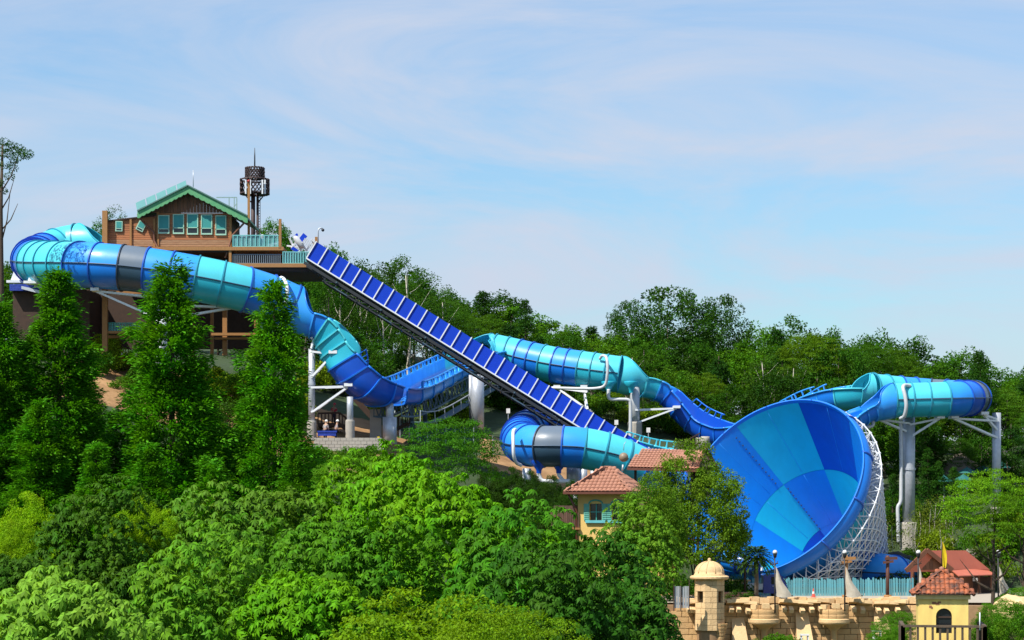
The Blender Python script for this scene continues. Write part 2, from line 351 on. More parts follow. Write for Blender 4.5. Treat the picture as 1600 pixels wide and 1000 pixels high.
def make_ground():
    xs = [-3000, -1500, -800, -400, -250, -150, -100] + [-80 + 1.25 * i for i in range(129)] + [100, 150, 250, 400, 800, 1500, 3000]
    ys = [-300, -80, 0, 40, 70] + [90 + 3 * i for i in range(20)] + [149.6, 151.0] + [152.5 + 1.5 * i for i in range(45)] + [222 + 5 * i for i in range(22)] + [350, 420, 520, 600, 900, 1500, 3000]
    ys = sorted(set(y for y in ys if y not in (150,)))
    v = [(x, y, ground_z(max(-300, min(300, x)), y)) for y in ys for x in xs]; n = len(xs)
    f = [(j * n + i, j * n + i + 1, (j + 1) * n + i + 1, (j + 1) * n + i) for j in range(len(ys) - 1) for i in range(n - 1)]
    mb = MB(); mb.add(v, f, True)
    m = bpy.data.materials.new('hillside_earth'); m.use_nodes = True
    N, L = m.node_tree.nodes, m.node_tree.links; b = N['Principled BSDF']; b.inputs['Roughness'].default_value = 0.95
    t = N.new('ShaderNodeTexCoord'); nz = N.new('ShaderNodeTexNoise'); nz.inputs['Scale'].default_value = 0.35; nz.inputs['Detail'].default_value = 8
    L.new(t.outputs['Object'], nz.inputs['Vector'])
    r1 = N.new('ShaderNodeValToRGB'); r1.color_ramp.elements[0].color = (0.20, 0.105, 0.04, 1); r1.color_ramp.elements[1].color = (0.36, 0.21, 0.095, 1)
    r1.color_ramp.elements[0].position = 0.35; r1.color_ramp.elements[1].position = 0.65
    L.new(nz.outputs['Fac'], r1.inputs['Fac'])
    n2 = N.new('ShaderNodeTexNoise'); n2.inputs['Scale'].default_value = 1.1; n2.inputs['Detail'].default_value = 8; L.new(t.outputs['Object'], n2.inputs['Vector'])
    r2 = N.new('ShaderNodeValToRGB'); r2.color_ramp.elements[0].color = (0.014, 0.030, 0.007, 1); r2.color_ramp.elements[1].color = (0.038, 0.068, 0.016, 1)
    L.new(n2.outputs['Fac'], r2.inputs['Fac'])
    # bare soil only on the construction terraces; wooded soil everywhere else
    at = N.new('ShaderNodeAttribute'); at.attribute_name = 'bare_soil'
    ad = N.new('ShaderNodeMath'); ad.operation = 'ADD'; sb = N.new('ShaderNodeMath'); sb.operation = 'MULTIPLY_ADD'; sb.inputs[1].default_value = 1.0; sb.inputs[2].default_value = -0.5
    L.new(n2.outputs['Fac'], sb.inputs[0]); L.new(sb.outputs[0], ad.inputs[0]); L.new(at.outputs['Fac'], ad.inputs[1])
    rr = N.new('ShaderNodeValToRGB'); rr.color_ramp.elements[0].position = 0.4; rr.color_ramp.elements[1].position = 0.55
    L.new(ad.outputs[0], rr.inputs['Fac'])
    mx = N.new('ShaderNodeMix'); mx.data_type = 'RGBA'; L.new(rr.outputs['Color'], mx.inputs['Factor']); L.new(r2.outputs['Color'], mx.inputs['A']); L.new(r1.outputs['Color'], mx.inputs['B'])
    L.new(mx.outputs['Result'], b.inputs['Base Color'])
    bp = N.new('ShaderNodeBump'); bp.inputs['Strength'].default_value = 0.7; bp.inputs['Distance'].default_value = 0.25; L.new(n2.outputs['Fac'], bp.inputs['Height']); L.new(bp.outputs[0], b.inputs['Normal'])
    o = mb.build('ground', m); tag(o, kind='structure')
    att = o.data.attributes.new('bare_soil', 'FLOAT', 'POINT'); vals = []
    for x, y, z in v:
        q = 0.0
        if -40 < x < -9 and 166 < y < 187: q = 1.0
        if -3 <= x < 15 and 180 < y < 192: q = 0.7
        if 26 < x < 40 and 172 < y < 184: q = 0.8
        if x > 8 and 150.5 < y < 166: q = 0.7
        vals.append(q)
    att.data.foreach_set('value', vals)
make_ground()
pl = MB(); pl.add([(10.2, 150.6, 0.035), (60, 150.6, 0.035), (60, 170, 0.035), (10.2, 170, 0.035)], [(0, 1, 2, 3)])
tag(pl.build('plaza_pavement', mat('plaza_paving', (0.40, 0.35, 0.28), 0.9, (0.30, 0.26, 0.20), 2.0, 0.6, bump=0.2)), kind='structure')

# ------------------------------------------------------------------ slides: enclosed tubes and open troughs
def circ(r, a0, a1, n): return [(r * math.sin(a0 + (a1 - a0) * j / n), -r * math.cos(a0 + (a1 - a0) * j / n)) for j in range(n + 1)]
def smooth01(t): t = max(0, min(1, t)); return t * t * (3 - 2 * t)

def ring_band(mb, f, r, w, d, a0=0.0, a1=2 * PI, n=36):
    p, t, s, u = f
    fr2 = [(p - t * (w / 2), t, s, u), (p + t * (w / 2), t, s, u)]
    return strip(mb, fr2, lambda i: circ(r + d, a0, a1, n), d + 0.01)

def tube_run(root, pts, r, cols, k=5):
    """enclosed run: for each section an upper and a lower half shell, a ring flange and two side seams"""
    n = len(cols); ps, L = resample(pts, n * k); fr = frames(ps)
    for i, c in enumerate(cols):
        seg = fr[i * k:i * k + k + 1]
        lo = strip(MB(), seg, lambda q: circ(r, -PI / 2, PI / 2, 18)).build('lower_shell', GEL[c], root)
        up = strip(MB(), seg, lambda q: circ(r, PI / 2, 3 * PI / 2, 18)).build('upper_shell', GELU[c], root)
        for sg in (-1, 1):
            mb2 = [(p + s * (sg * (r + 0.035)), t, s, u) for p, t, s, u in seg]
            strip(MB(), mb2, lambda q: [(-0.045, -0.05), (0.045, -0.05), (0.045, 0.05), (-0.045, 0.05), (-0.045, -0.05)], 0.01).build('side_seam', M_seam, up)
        ring_band(MB(), seg[0], r, 0.11, 0.11).build('joint_flange', FLANGE[c], lo)
    ring_band(MB(), fr[-1], r, 0.11, 0.11).build('joint_flange', FLANGE[cols[-1]], root)
    return fr

def hood(root, f0, pts, r, col, reverse=False, aopen=PI / 2, peak=0.0):
    """transition from full tube to open trough: the side walls sweep down from the crown"""
    ps, L = resample(pts, 14); fr = frames(ps); m = len(fr)
    def pr(i):
        t = i / (m - 1)
        if reverse: t = 1 - t
        a = aopen + (PI * 0.9995 - aopen) * (1 - t) ** 1.6
        rr = r * (1 + peak * math.sin(PI * min(1, t * 1.4)))
        return circ(rr, -a, a, 40)
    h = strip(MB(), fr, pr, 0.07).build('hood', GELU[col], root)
    for sg in (0, -1):
        path = [p + s * pr(i)[sg][0] + u * pr(i)[sg][1] for i, (p, t, s, u) in enumerate(fr)]
        MB().tube(path, 0.07, 6).build('rim_edge', GEL[col], h)
    return fr

def uprof(w, d, near, far, e=2.6, n=22):
    """U section seen along the run: near wall on the +side, lips at +near / +far above the reference line"""
    out = [(-w, far)]
    for j in range(n + 1):
        a = PI + PI * j / n; c, q = math.cos(a), math.sin(a)
        out.append((w * math.copysign(abs(c) ** (2 / e), c), -d * abs(q) ** (2 / e)))
    out.append((w, near)); return out

def trough(root, pts, cols, wf, df, nf, ff, k=5, ladder=(), near_ladder=(), e=2.6, pal=GEL):
    n = len(cols); ps, L = resample(pts, n * k); fr = frames(ps); M = len(fr) - 1
    pf = lambda i: uprof(wf(i / M), df(i / M), nf(i / M), ff(i / M), e)
    for q, c in enumerate(cols):
        i0 = q * k; seg = fr[i0:i0 + k + 1]
        sh = strip(MB(), seg, lambda i: pf(i0 + i), 0.07).build('trough_section', pal[c], root)
        p, t, s, u = seg[0]
        pr = [(a * 1.0 + (0.10 if a > 0 else -0.10 if a < 0 else 0), b - 0.10) for a, b in pf(i0)]
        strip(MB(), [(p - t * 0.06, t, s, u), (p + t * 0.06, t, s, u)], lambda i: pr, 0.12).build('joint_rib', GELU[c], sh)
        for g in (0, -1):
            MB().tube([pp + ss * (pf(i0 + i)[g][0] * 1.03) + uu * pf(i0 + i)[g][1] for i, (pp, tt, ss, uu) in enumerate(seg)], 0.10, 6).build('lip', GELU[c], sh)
        for lad, g in ((ladder, 0), (near_ladder, -1)):
            if q in lad:
                lm = MB(); top = []
                for i, (pp, tt, ss, uu) in enumerate(seg):
                    base = pp + ss * (pf(i0 + i)[g][0]) + uu * pf(i0 + i)[g][1]; tp = base + uu * 0.62; top.append(tp)
                    if i % 2 == 0: lm.bar(base, tp, 0.22, 0.07, up=tt)
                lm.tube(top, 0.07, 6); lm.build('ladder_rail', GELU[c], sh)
    return fr

def mean(pts):
    c = Vector((0, 0, 0))
    for p in pts: c += Vector(p)
    c /= len(pts); c.z = min(Vector(p).z for p in pts) - 2; return c

PX = lambda lst: [P(*q) for q in lst]

# -- upper tube: hooded entry, U-turn on the hilltop, long run past the house
A = PX([(122, 382, 192), (97, 387, 192), (70, 397, 190), (53, 405, 186), (55, 409.5, 181.5), (75, 412, 177.5), (108, 413, 174.5), (150, 415, 172.5), (220, 421.5, 172), (300, 434, 172), (370, 449, 172.5), (420, 464, 173.5), (456, 479, 174)])
rA = thing('tube_slide', 'long enclosed blue and turquoise slide tube curling round in front of the hilltop wooden house', 'slide tube', mean(A))
frA = tube_run(rA, A, 1.92, list('aarrrrraaaabbsbbaabb'), 5)
hood(rA, None, PX([(176, 386, 191.5), (160, 384.5, 191.7), (140, 383, 191.9), (119, 382.4, 192)]), 1.94, 'a', reverse=True, peak=0.06)
hood(rA, None, PX([(456, 479, 174), (468, 485, 174), (481, 490, 174), (494, 493.5, 174)]), 1.92, 'b')

# -- drop into the valley, then the uphill belt
B = PX([(494, 494, 174), (510, 499, 174), (524, 510, 174), (540, 531, 174), (556, 557, 174), (573, 584, 174.3), (590, 600, 175), (606, 607.5, 176.3)])
rB = thing('drop_trough', 'open turquoise and blue slide trough plunging from the tube end into a dip', 'slide trough', mean(B))
trough(rB, B, list('baaarrrr'), lambda t: 1.92 - 0.25 * min(1, t * 3), lambda t: 1.95 + 0.95 * math.sin(PI * t) - 0.55 * t, lambda t: 0.05, lambda t: 0.1 + 0.5 * math.sin(PI * min(1, t * 1.1)), ladder=(4, 5), e=3.2)
B2 = PX([(606, 607.5, 176.3), (622, 609, 178.5), (645, 603, 183), (680, 586, 191), (720, 566.5, 201), (750, 553, 208), (772, 549, 212)])
rB2 = thing('uphill_belt_trough', 'light blue uphill slide trough with ladder rails rising behind the long conveyor', 'slide trough', mean(B2))
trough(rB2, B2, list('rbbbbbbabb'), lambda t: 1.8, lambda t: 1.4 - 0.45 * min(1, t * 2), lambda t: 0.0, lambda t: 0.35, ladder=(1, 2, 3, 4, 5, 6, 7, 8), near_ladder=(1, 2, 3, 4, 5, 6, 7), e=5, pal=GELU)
# truss under the uphill belt
psb, _ = resample(B2, 36); tr = MB(); low = []; top = []
rT = thing('belt_truss', 'dark steel lattice girder with a walkway under the uphill slide trough', 'girder', mean(B2))
for sg in (-1.3, 1.3):
    lo, hi = [], []
    for i, (p, t, s, u) in enumerate(frames(psb)):
        hi.append(p + s * sg - u * 1.15); lo.append(p + s * sg - u * 2.35)
    tr = MB()
    for i in range(len(lo) - 1):
        tr.bar(lo[i], lo[i + 1], 0.16); tr.bar(hi[i], hi[i + 1], 0.14); tr.bar(lo[i], hi[i + 1] if i % 2 else hi[i], 0.09); tr.bar(hi[i], lo[i + 1], 0.08)
    tr.build('girder', M_truss, rT)
wk = MB(); hr = MB()
wf_ = frames(psb)
for (p, t, s, u), (p2, t2, s2, u2) in zip(wf_, wf_[1:]):
    a, b = p + s * 2.6 - u * 2.9, p2 + s2 * 2.6 - u2 * 2.9
    wk.bar(a, b, 0.9, 0.09); hr.bar(a + s * 0.45 + u * 0.95, b + s2 * 0.45 + u2 * 0.95, 0.07)
for (p, t, s, u) in wf_[::3]: hr.bar(p + s * 3.05 - u * 2.9, p + s * 3.05 - u * 1.95, 0.07)
wk.build('walkway', M_truss, rT); hr.build('handrail', M_galv, rT)

# -- middle tube behind the conveyor
Cc = PX([(772, 550, 212), (800, 556, 211.6), (835, 564, 210.8), (870, 571, 210), (910, 577, 209.2), (945, 582, 208.6), (968, 585, 208.4)])
rC = thing('tube_slide', 'middle slide tube in turquoise and blue bands behind the long conveyor', 'slide tube', mean(Cc))
tube_run(rC, Cc, 1.85, list('aabbabbaaa'), 4)
hood(rC, None, PX([(749, 552, 211), (757, 551, 211.6), (765, 550.2, 211.9), (772, 550, 212)]), 1.85, 'a', reverse=True, aopen=2.3, peak=0.06)
hood(rC, None, PX([(968, 585, 208.4), (979, 587, 208.5), (990, 589, 208.7), (1002, 592, 209)]), 1.85, 'a', peak=0.05)
Dd = PX([(1002, 592, 209), (1020, 595, 209.3), (1045, 605, 209.5), (1062, 621, 209.3), (1078, 639, 209), (1095, 654, 208.5), (1115, 664, 207.5), (1140, 670, 206), (1180, 664, 203), (1230, 642, 200), (1268, 622, 198), (1295, 613, 197), (1325, 609, 196), (1342, 609, 196)])
rD = thing('dip_trough', 'open blue slide trough dropping from the middle tube and passing behind the giant funnel', 'slide trough', mean(Dd))
trough(rD, Dd, list('abrrrrrbbbbbbba'), lambda t: 1.75 - 0.1 * t, lambda t: 1.9, lambda t: 0.0, lambda t: 0.15 + 0.3 * min(1, t * 4), ladder=(3, 4, 11, 12), near_ladder=(11, 12))

# -- turn-around tube above the funnel
Fb = PX([(1362, 609, 196), (1400, 613, 197), (1450, 617, 197.5), (1495, 620, 196), (1519, 621.5, 192.5), (1519, 622, 188), (1500, 623, 185.6), (1470, 624, 185), (1430, 625, 185), (1397, 626, 185)])
rF = thing('tube_slide', 'enclosed U-turn slide tube on tall silver columns at the far right above the funnel', 'slide tube', mean(Fb))
tube_run(rF, Fb, 1.56, list('aabbsbbrrbbsrbaaa'), 4)
hood(rF, None, PX([(1335, 611, 195.5), (1344, 610, 195.7), (1353, 609.2, 195.9), (1362, 609, 196)]), 1.56, 'a', reverse=True, peak=0.05)
hood(rF, None, PX([(1397, 626, 185), (1384, 627.5, 185), (1370, 630.5, 185), (1356, 635, 184.8)]), 1.56, 'b', peak=0.05)
Fd = PX([(1356, 635, 184.8), (1342, 641, 184.5), (1326, 650, 184), (1312, 661, 183.4)])
rFd = thing('funnel_feed_trough', 'short blue slide trough leading from the U-turn tube down into the funnel', 'slide trough', mean(Fd))
trough(rFd, Fd, list('bbb'), lambda t: 1.5, lambda t: 1.4, lambda t: 0.0, lambda t: 0.0)

# -- lower tube in the middle, with its own hidden turn
G = PX([(880, 666, 178.6), (850, 664, 179), (826, 671, 177), (814, 683, 173), (819, 693, 168.3), (842, 697, 165.6), (880, 698, 165), (915, 701, 165), (950, 709, 165), (985, 723, 165.4), (1020, 741, 166), (1050, 760, 167)])
rG = thing('tube_slide', 'low enclosed slide tube with one slate band, directly behind the small tiled roofs', 'slide tube', mean(G))
tube_run(rG, G, 1.66, list('brrbrrbrbbsbaaabb'), 5)
hood(rG, None, PX([(905, 668, 178.2), (896, 667, 178.3), (888, 666.4, 178.5), (880, 666, 178.6)]), 1.66, 'b', reverse=True)

# -- giant funnel
FC = P(1206.5, 760, 172); _v = (FC - Vector((0, 0, CZ))).normalized(); _r = _v.cross(Vector((0, 0, 1))).normalized(); _u = _r.cross(_v)
FA = (0.71 * _v + 0.704 * (0.673 * _r - 0.740 * _u)).normalized(); FR, FH = 8.4, 19.4
E1 = (_v - _v.dot(FA) * FA).normalized(); E2 = FA.cross(E1)
def cone(s, phi, off=0.0):
    a = math.radians(phi); r = FR * (1 - s / FH) + off
    return FC + FA * s + (E1 * math.cos(a) + E2 * math.sin(a)) * r
rE = thing('giant_funnel', 'giant tilted blue and turquoise checkered slide funnel wrapped in a silver space frame', 'slide funnel', (FC.x + 4, FC.y + 6, 0.0))
bnd = [-75.4, -33.6, 8.4, 50.2, 92, 134, 176, 218, 260, 284.6]
chk = [['b', 'b', 'a', 'r', 'b', 'a', 'b', 'a', 'b'], ['b', 'a', 'b', 'a', 'r', 'b', 'a', 'b', 'a'], ['b', 'r', 'b', 'r', 'b', 'r', 'b', 'r', 'b']]
srow = [0.0, 6.42, 11.5, 14.8]
FUNM = {'a': gel('funnel_aqua', (0.012, 0.50, 0.70)), 'b': gel('funnel_blue', (0.008, 0.24, 0.76)), 'r': gel('funnel_royal', (0.003, 0.075, 0.52))}
for ri in range(3):
    for ci in range(9):
        mb = MB(); s0, s1 = srow[ri], srow[ri + 1]; p0, p1 = bnd[ci] + 0.03, bnd[ci + 1] - 0.03; s0 += 0.012; s1 -= 0.012; n, m_ = 10, 6
        inn = [cone(s0 + (s1 - s0) * i / m_, p0 + (p1 - p0) * j / n) for i in range(m_ + 1) for j in range(n + 1)]
        out = [cone(s0 + (s1 - s0) * i / m_, p0 + (p1 - p0) * j / n, 0.14) for i in range(m_ + 1) for j in range(n + 1)]
        fs = [(i * (n + 1) + j, i * (n + 1) + j + 1, (i + 1) * (n + 1) + j + 1, (i + 1) * (n + 1) + j) for i in range(m_) for j in range(n)]
        mb.add(inn, fs, True); mb.add(out, [tuple(reversed(f)) for f in fs], True)
        pn = mb.build('funnel_panel', FUNM[chk[ri][ci]], rE)
# outer lip: rounded band behind the opening, cast in nine pieces
def lipp(phi, q):
    a = math.radians(phi); rad = FR + 0.06 + 0.42 * math.sin(PI * min(1, q * 1.15)) ** 0.8 ; return FC + FA * (-0.25 + 2.3 * q) + (E1 * math.cos(a) + E2 * math.sin(a)) * (rad - 0.5 * q * q)
for ci in range(12):
    mb = MB(); n, m_ = 8, 8; p0 = -60 + 30 * ci; p1 = p0 + 30
    vs = [lipp(p0 + (p1 - p0) * j / n, i / m_) for i in range(m_ + 1) for j in range(n + 1)]
    mb.add(vs, [(i * (n + 1) + j, i * (n + 1) + j + 1, (i + 1) * (n + 1) + j + 1, (i + 1) * (n + 1) + j) for i in range(m_) for j in range(n)], True)
    vs2 = [cone(-0.25, p0 + (p1 - p0) * j / n, dd) for dd in (0.0, 0.10) for j in range(n + 1)] + [cone(0.02, p0 + (p1 - p0) * j / n, -0.01) for j in range(n + 1)]
    mb.add(vs2, [(j, j + 1, n + 2 + j, n + 1 + j) for j in range(n)] + [(j, j + 1, 2 * n + 3 + j, 2 * n + 2 + j) for j in range(n)])
    lp = mb.build('funnel_lip', GEL['b'], rE)
    jb = MB(); path = [lipp(p0, i / 8) + (lipp(p0, i / 8) - FC).normalized() * 0.05 for i in range(9)]
    jb.tube(path, 0.09, 6); jb.build('joint_rib', FLANGE['b'], lp)
for ph, s0, s1 in ((-6, 0.1, 6.2), (-19, 0.1, 6.2), (29, 0.1, 6.2), (29, 6.5, 11.3), (-13, 6.5, 11.3), (71, 0.1, 6.2)):
    MB().tube([cone(s0 + (s1 - s0) * i / 6, ph, -0.005) for i in range(7)], 0.014, 5).build('panel_seam', GELU['b'], rE)
# exhaust nozzles: rows of small studs beside a panel joint
st = MB()
for i in range(13):
    for q, ph in ((0.7 + i * 0.43, 4.0), (6.9 + i * 0.37, 9.6)):
        p = cone(q, ph, -0.05); st.sphere(p, 0.06, 6)
st.build('water_nozzles', M_dark, rE)['kind'] = 'stuff'
# double-layer space frame
sf = MB(); nd = MB(); rings = [1.3 + 1.2 * i for i in range(11)]; NA = 46
def node(i, j, layer):
    off = 0.4 if layer == 0 else 1.55
    return cone(rings[i] + (0.6 if layer else 0), 360.0 / NA * (j + 0.5 * (i % 2) + 0.5 * layer), off)
for i in range(len(rings)):
    for j in range(NA):
        for ly in (0, 1):
            p = node(i, j, ly)
            if ly: sf.bar(p, node(i, j + 1, ly), 0.075)
            if ly: nd.sphere(p, 0.12, 6)
            if i + 1 < len(rings):
                sh = 0 if i % 2 == 0 else 1
                sf.bar(p, node(i + 1, j + sh, ly), 0.08 if ly else 0.05)
                if ly: sf.bar(p, node(i + 1, j + sh - 1, ly), 0.08)
        p = node(i, j, 1)
        for dj in (0, 1): sf.bar(p, node(i, j + dj, 0), 0.06)
        if i + 1 < len(rings): sf.bar(p, node(i + 1, j + (0 if i % 2 == 0 else 1), 0), 0.06)
fo = sf.build('space_frame', M_white, rE); fo['kind'] = 'stuff'
nd.build('frame_nodes', M_white, fo)['kind'] = 'stuff'
lg = []
for px, D in ((1240, 170.5), (1305, 171.5), (1345, 178), (1290, 183), (1190, 170)):
    tp = P(px, 886, D); mb = MB(); mb.tube([(tp.x, tp.y, 0), tp], 0.14, 8); mb.build('leg', M_galv, rE)
# outlet tube on the ground
X = PX([(1332, 894, 183), (1352, 893, 177), (1376, 894, 173.5), (1402, 899, 174.5), (1428, 908, 178), (1445, 916, 181)])
rX = thing('outlet_tube', 'blue slide outlet tube curving down to the ground behind the turquoise picket fence', 'slide tube', mean(X))
tube_run(rX, X, 1.6, list('rrrbbaa'), 5)
# ring pieces waiting below the funnel lip (left)
Xr = PX([(1118, 862, 171), (1136, 874, 169), (1160, 880, 168), (1186, 884, 167.6)])
rX2 = thing('outlet_tube', 'dark blue slide tube sections low behind the palm, under the funnel lip', 'slide tube', mean(Xr))
tube_run(rX2, Xr, 0.85, list('rbr'), 4)

# ------------------------------------------------------------------ long conveyor
rH = thing('raft_conveyor', 'long royal blue raft conveyor with white ribs sloping down from the hilltop deck', 'conveyor', P(1000, 720, 173))
DX = 17.32; NP = 30; DN = 173.0
def cv(k, h, back=0.0):   # k ribs from the top, h 0 = bottom rail .. 1 = top edge
    return P(496.5 + DX * k + 15 * h, 413.5 + 10.72 * k - 25.0 * h, DN) + Vector((0, back, 0))
M_belt = mat('conveyor_side_sheet', (0.003, 0.033, 0.40), 0.5, (0.006, 0.05, 0.50), 0.8, 0.6, bump=0.15, bscale=1.5, spec=0.2)
pm = None
for k in range(-1, NP):
    base = cv(k, 0)
    if pm is None:
        a, b, c, d = cv(0, 0.0), cv(1, 0.0), cv(1, 1), cv(0, 1); o0 = cv(0, 0)
        q = MB(); q.prism([p - o0 for p in (a, b, c, d)], (0, 0.05, 0)); pm = q.mesh('side_sheet'); pm.materials.append(M_belt)
        q = MB(); q.bar(Vector((0, -0.06, 0)), cv(0, 1.03) - o0 + Vector((0, -0.06, 0)), 0.10, 0.085, up=Vector((0, 1, 0))); rm = q.mesh('rib'); rm.materials.append(M_white)
        q = MB(); q.bar(Vector((0, 0.1, -0.45)), cv(0, -0.45) - o0 + Vector((0, 0.1, 0)), 0.10, up=Vector((0, 1, 0)));
    o = link('side_panel', pm, rH, base - ORIG[rH]); link('rib', rm, rH, base - ORIG[rH])
    o = link('side_panel', pm, rH, base + Vector((0, 2.5, 0)) - ORIG[rH])
MB().bar(cv(-1, -0.03) + Vector((0, -0.06, 0)), cv(NP, -0.03) + Vector((0, -0.06, 0)), 0.11, 0.11).build('bottom_rail', M_white, rH)
MB().bar(cv(-1, -0.06, 1.3), cv(NP, -0.06, 1.3), 2.4, 0.2).build('belt', M_dark, rH)
tb = MB()
for yb in (0.15, 2.35):
    tb.bar(cv(-1, -0.28, yb), cv(NP - 2, -0.28, yb), 0.2, 0.24)
    tb.bar(cv(1, -0.6, yb), cv(NP - 4, -0.6, yb), 0.11)
    for k in range(1, NP - 4): tb.bar(cv(k, -0.6, yb), cv(k + 1, -0.28, yb), 0.07); tb.bar(cv(k, -0.6, yb), cv(k, -0.28, yb), 0.06)
for k in range(1, NP - 4): tb.bar(cv(k, -0.6, -0.3), cv(k, -0.6, 2.4), 0.09)
tb.bar(cv(1, -0.54, 1.2), cv(NP - 4, -0.54, 1.2), 1.6, 0.08)
tb.build('under_frame', M_dark, rH)
cw = MB()
for k in range(2, NP - 5, 4): cw.bar(cv(k, -0.3, -0.7), cv(k, -0.3, 0.2), 0.12); cw.bar(cv(k, -0.6, -0.45), cv(k + 1.2, -0.6, -0.45), 0.07)
cw.build('outrigger', M_truss, rH)
# landing trough at the conveyor foot
Lt = PX([(985, 690, 175.5), (1010, 697, 176), (1035, 703, 176.5), (1065, 707, 177)])
rL = thing('landing_trough', 'short turquoise ladder-railed trough at the foot of the long conveyor', 'slide trough', mean(Lt))
trough(rL, Lt, list('aaa'), lambda t: 1.3, lambda t: 0.9, lambda t: 0.0, lambda t: 0.3, ladder=(0, 1, 2))

# ------------------------------------------------------------------ columns, brackets, pipes
def column(px, ytop, D, r, label, arms=(), collars=(), base_h=1.6, ybot=None, m=M_galv, group='silver slide support columns', conc=True, pipe=None):
    tp = P(px, ytop, D); gz = ground_z(tp.x, tp.y) - 0.3 if ybot is None else P(px, ybot, D).z
    t = thing('support_column', label, 'column', (tp.x, tp.y, gz), group)
    zs = [gz + base_h * 0.6, gz + base_h * 0.6 + (tp.z - gz) * 0.5, tp.z]
    MB().tube([(tp.x, tp.y, z) for z in zs], r, 18).build('shaft', m, t)
    if conc: MB().lathe((tp.x, tp.y, gz), [(r * 1.45, 0), (r * 1.45, base_h), (r * 1.3, base_h + 0.15), (0.01, base_h + 0.15)], 18, smooth=False).build('footing', M_conc, t)
    for yc in collars:
        z = P(px, yc, D).z
        MB().lathe((tp.x, tp.y, z - 0.09), [(r, 0), (r * 1.14, 0), (r * 1.14, 0.18), (r, 0.18)], 18, smooth=False).build('collar', m, t)
    for (ex, ey, eD, y1, y2) in arms:      # bracket: tip point, row of the top chord and row of the strut foot on the shaft
        tip = P(ex, ey, eD); a = P(px, y1, D); b = P(px, y2, D)
        mb = MB()
        side = Vector((0, 0.55, 0))
        for s in (-1, 1):
            mb.bar(a + side * s, tip + side * s * 0.25, 0.14, 0.17); mb.bar(b + side * s * 0.6, tip + side * s * 0.25, 0.14, 0.17)
        mb.build('bracket', M_white, t)
        MB().box(tip + Vector((0, 0, 0.12)), (0.7, 1.3, 0.26)).build('saddle', M_white, t)
    return t

def pipe(label, pts, r=0.17, m=M_pipe, group='grey drain pipes'):
    p = resample(PX(pts), len(pts) * 8)[0]
    o = MB().tube(p, r, 10).build('drain_pipe', m, None, p[0]); return tag(o, label, 'pipe', group)

column(252, 468, 172, 0.5, 'white column with forked brackets among the redwoods below the upper tube', arms=((150, 455, 172.5, 466, 500), (364, 481, 173, 476, 500)), m=M_white)
column(413, 500, 173, 0.42, 'grey column behind the third redwood under the upper tube', arms=((442, 512, 174, 520, 540),))
column(487, 545, 173.5, 0.28, 'slim silver column holding the drop trough by long brackets', arms=((545, 604, 173, 606, 645), (521, 553, 173, 550, 590), (495, 517, 173, 530, 545)), collars=(600,))
column(547, 620, 172, 0.27, 'thin silver column with concrete pier under the dip of the drop trough', base_h=1.9, ybot=694)
column(609, 628, 175, 0.34, 'stepped silver column under the lowest point of the drop trough', ybot=692, conc=False)
tp = P(609, 652, 175); MB().tube([(tp.x, tp.y, P(0, 694, 175).z), tp], 0.6, 18).build('sleeve', M_galv, bpy.data.objects['support_column.004'])
tp = P(587, 640, 179); o = MB().box((tp.x, tp.y, (tp.z + 11) / 2), (0.95, 0.95, tp.z - 11)).build('concrete_pier', M_conc, None, (tp.x, tp.y, 11)); tag(o, 'square concrete pier in the shade under the drop trough', 'pier')
column(746, 586, 190, 0.62, 'thick silver column under the crossing of conveyor and uphill trough', conc=False)
column(735, 586, 191, 0.15, 'thin grey pipe column beside the thick column at the conveyor crossing', conc=False)
column(643, 632, 186, 0.22, 'first slim blue-grey leg under the uphill trough walkway', conc=False, m=M_truss, group='uphill trough legs')
column(664, 620, 189, 0.22, 'second slim blue-grey leg under the uphill trough walkway', conc=False, m=M_truss, group='uphill trough legs')
column(992, 605, 207.5, 0.5, 'silver column under the hooded end of the middle tube', arms=((1057, 638, 207, 641, 662),), collars=())
column(918, 640, 207, 0.4, 'silver column carrying the bracket under the middle tube, hidden behind the conveyor', arms=((912, 606, 208.5, 640, 660), (870, 606, 209.5, 612, 640)))
column(1093, 684, 197, 0.42, 'left one of twin concrete stub columns beside the funnel', ybot=722, conc=False, m=M_conc, group='twin concrete stubs')
column(1102, 682, 196.5, 0.42, 'right one of twin concrete stub columns beside the funnel', ybot=722, conc=False, m=M_conc, group='twin concrete stubs')
column(1420, 652, 186.5, 0.56, 'tall thick silver column under the U-turn tube', arms=((1468, 654, 185.5, 664, 684), (1372, 655, 185.5, 662, 676)), collars=(733,), base_h=2.4)
column(1557, 645, 188, 0.4, 'tall silver column at the far right end of the U-turn tube', arms=((1490, 654, 186, 658, 684), (1537, 648, 187, 656, 672)), collars=())
column(897, 728, 168, 0.62, 'thick silver column under the low tube beside the tiled house', ybot=800, conc=False)
column(912, 730, 169.5, 0.3, 'slim silver column just right of the thick one under the low tube', ybot=800, conc=False)
column(823, 732, 165, 0.36, 'short silver column under the slate band of the low tube', ybot=800, conc=False)
column(927, 730, 170.5, 0.26, 'farthest right slim column under the low tube', ybot=800, conc=False)

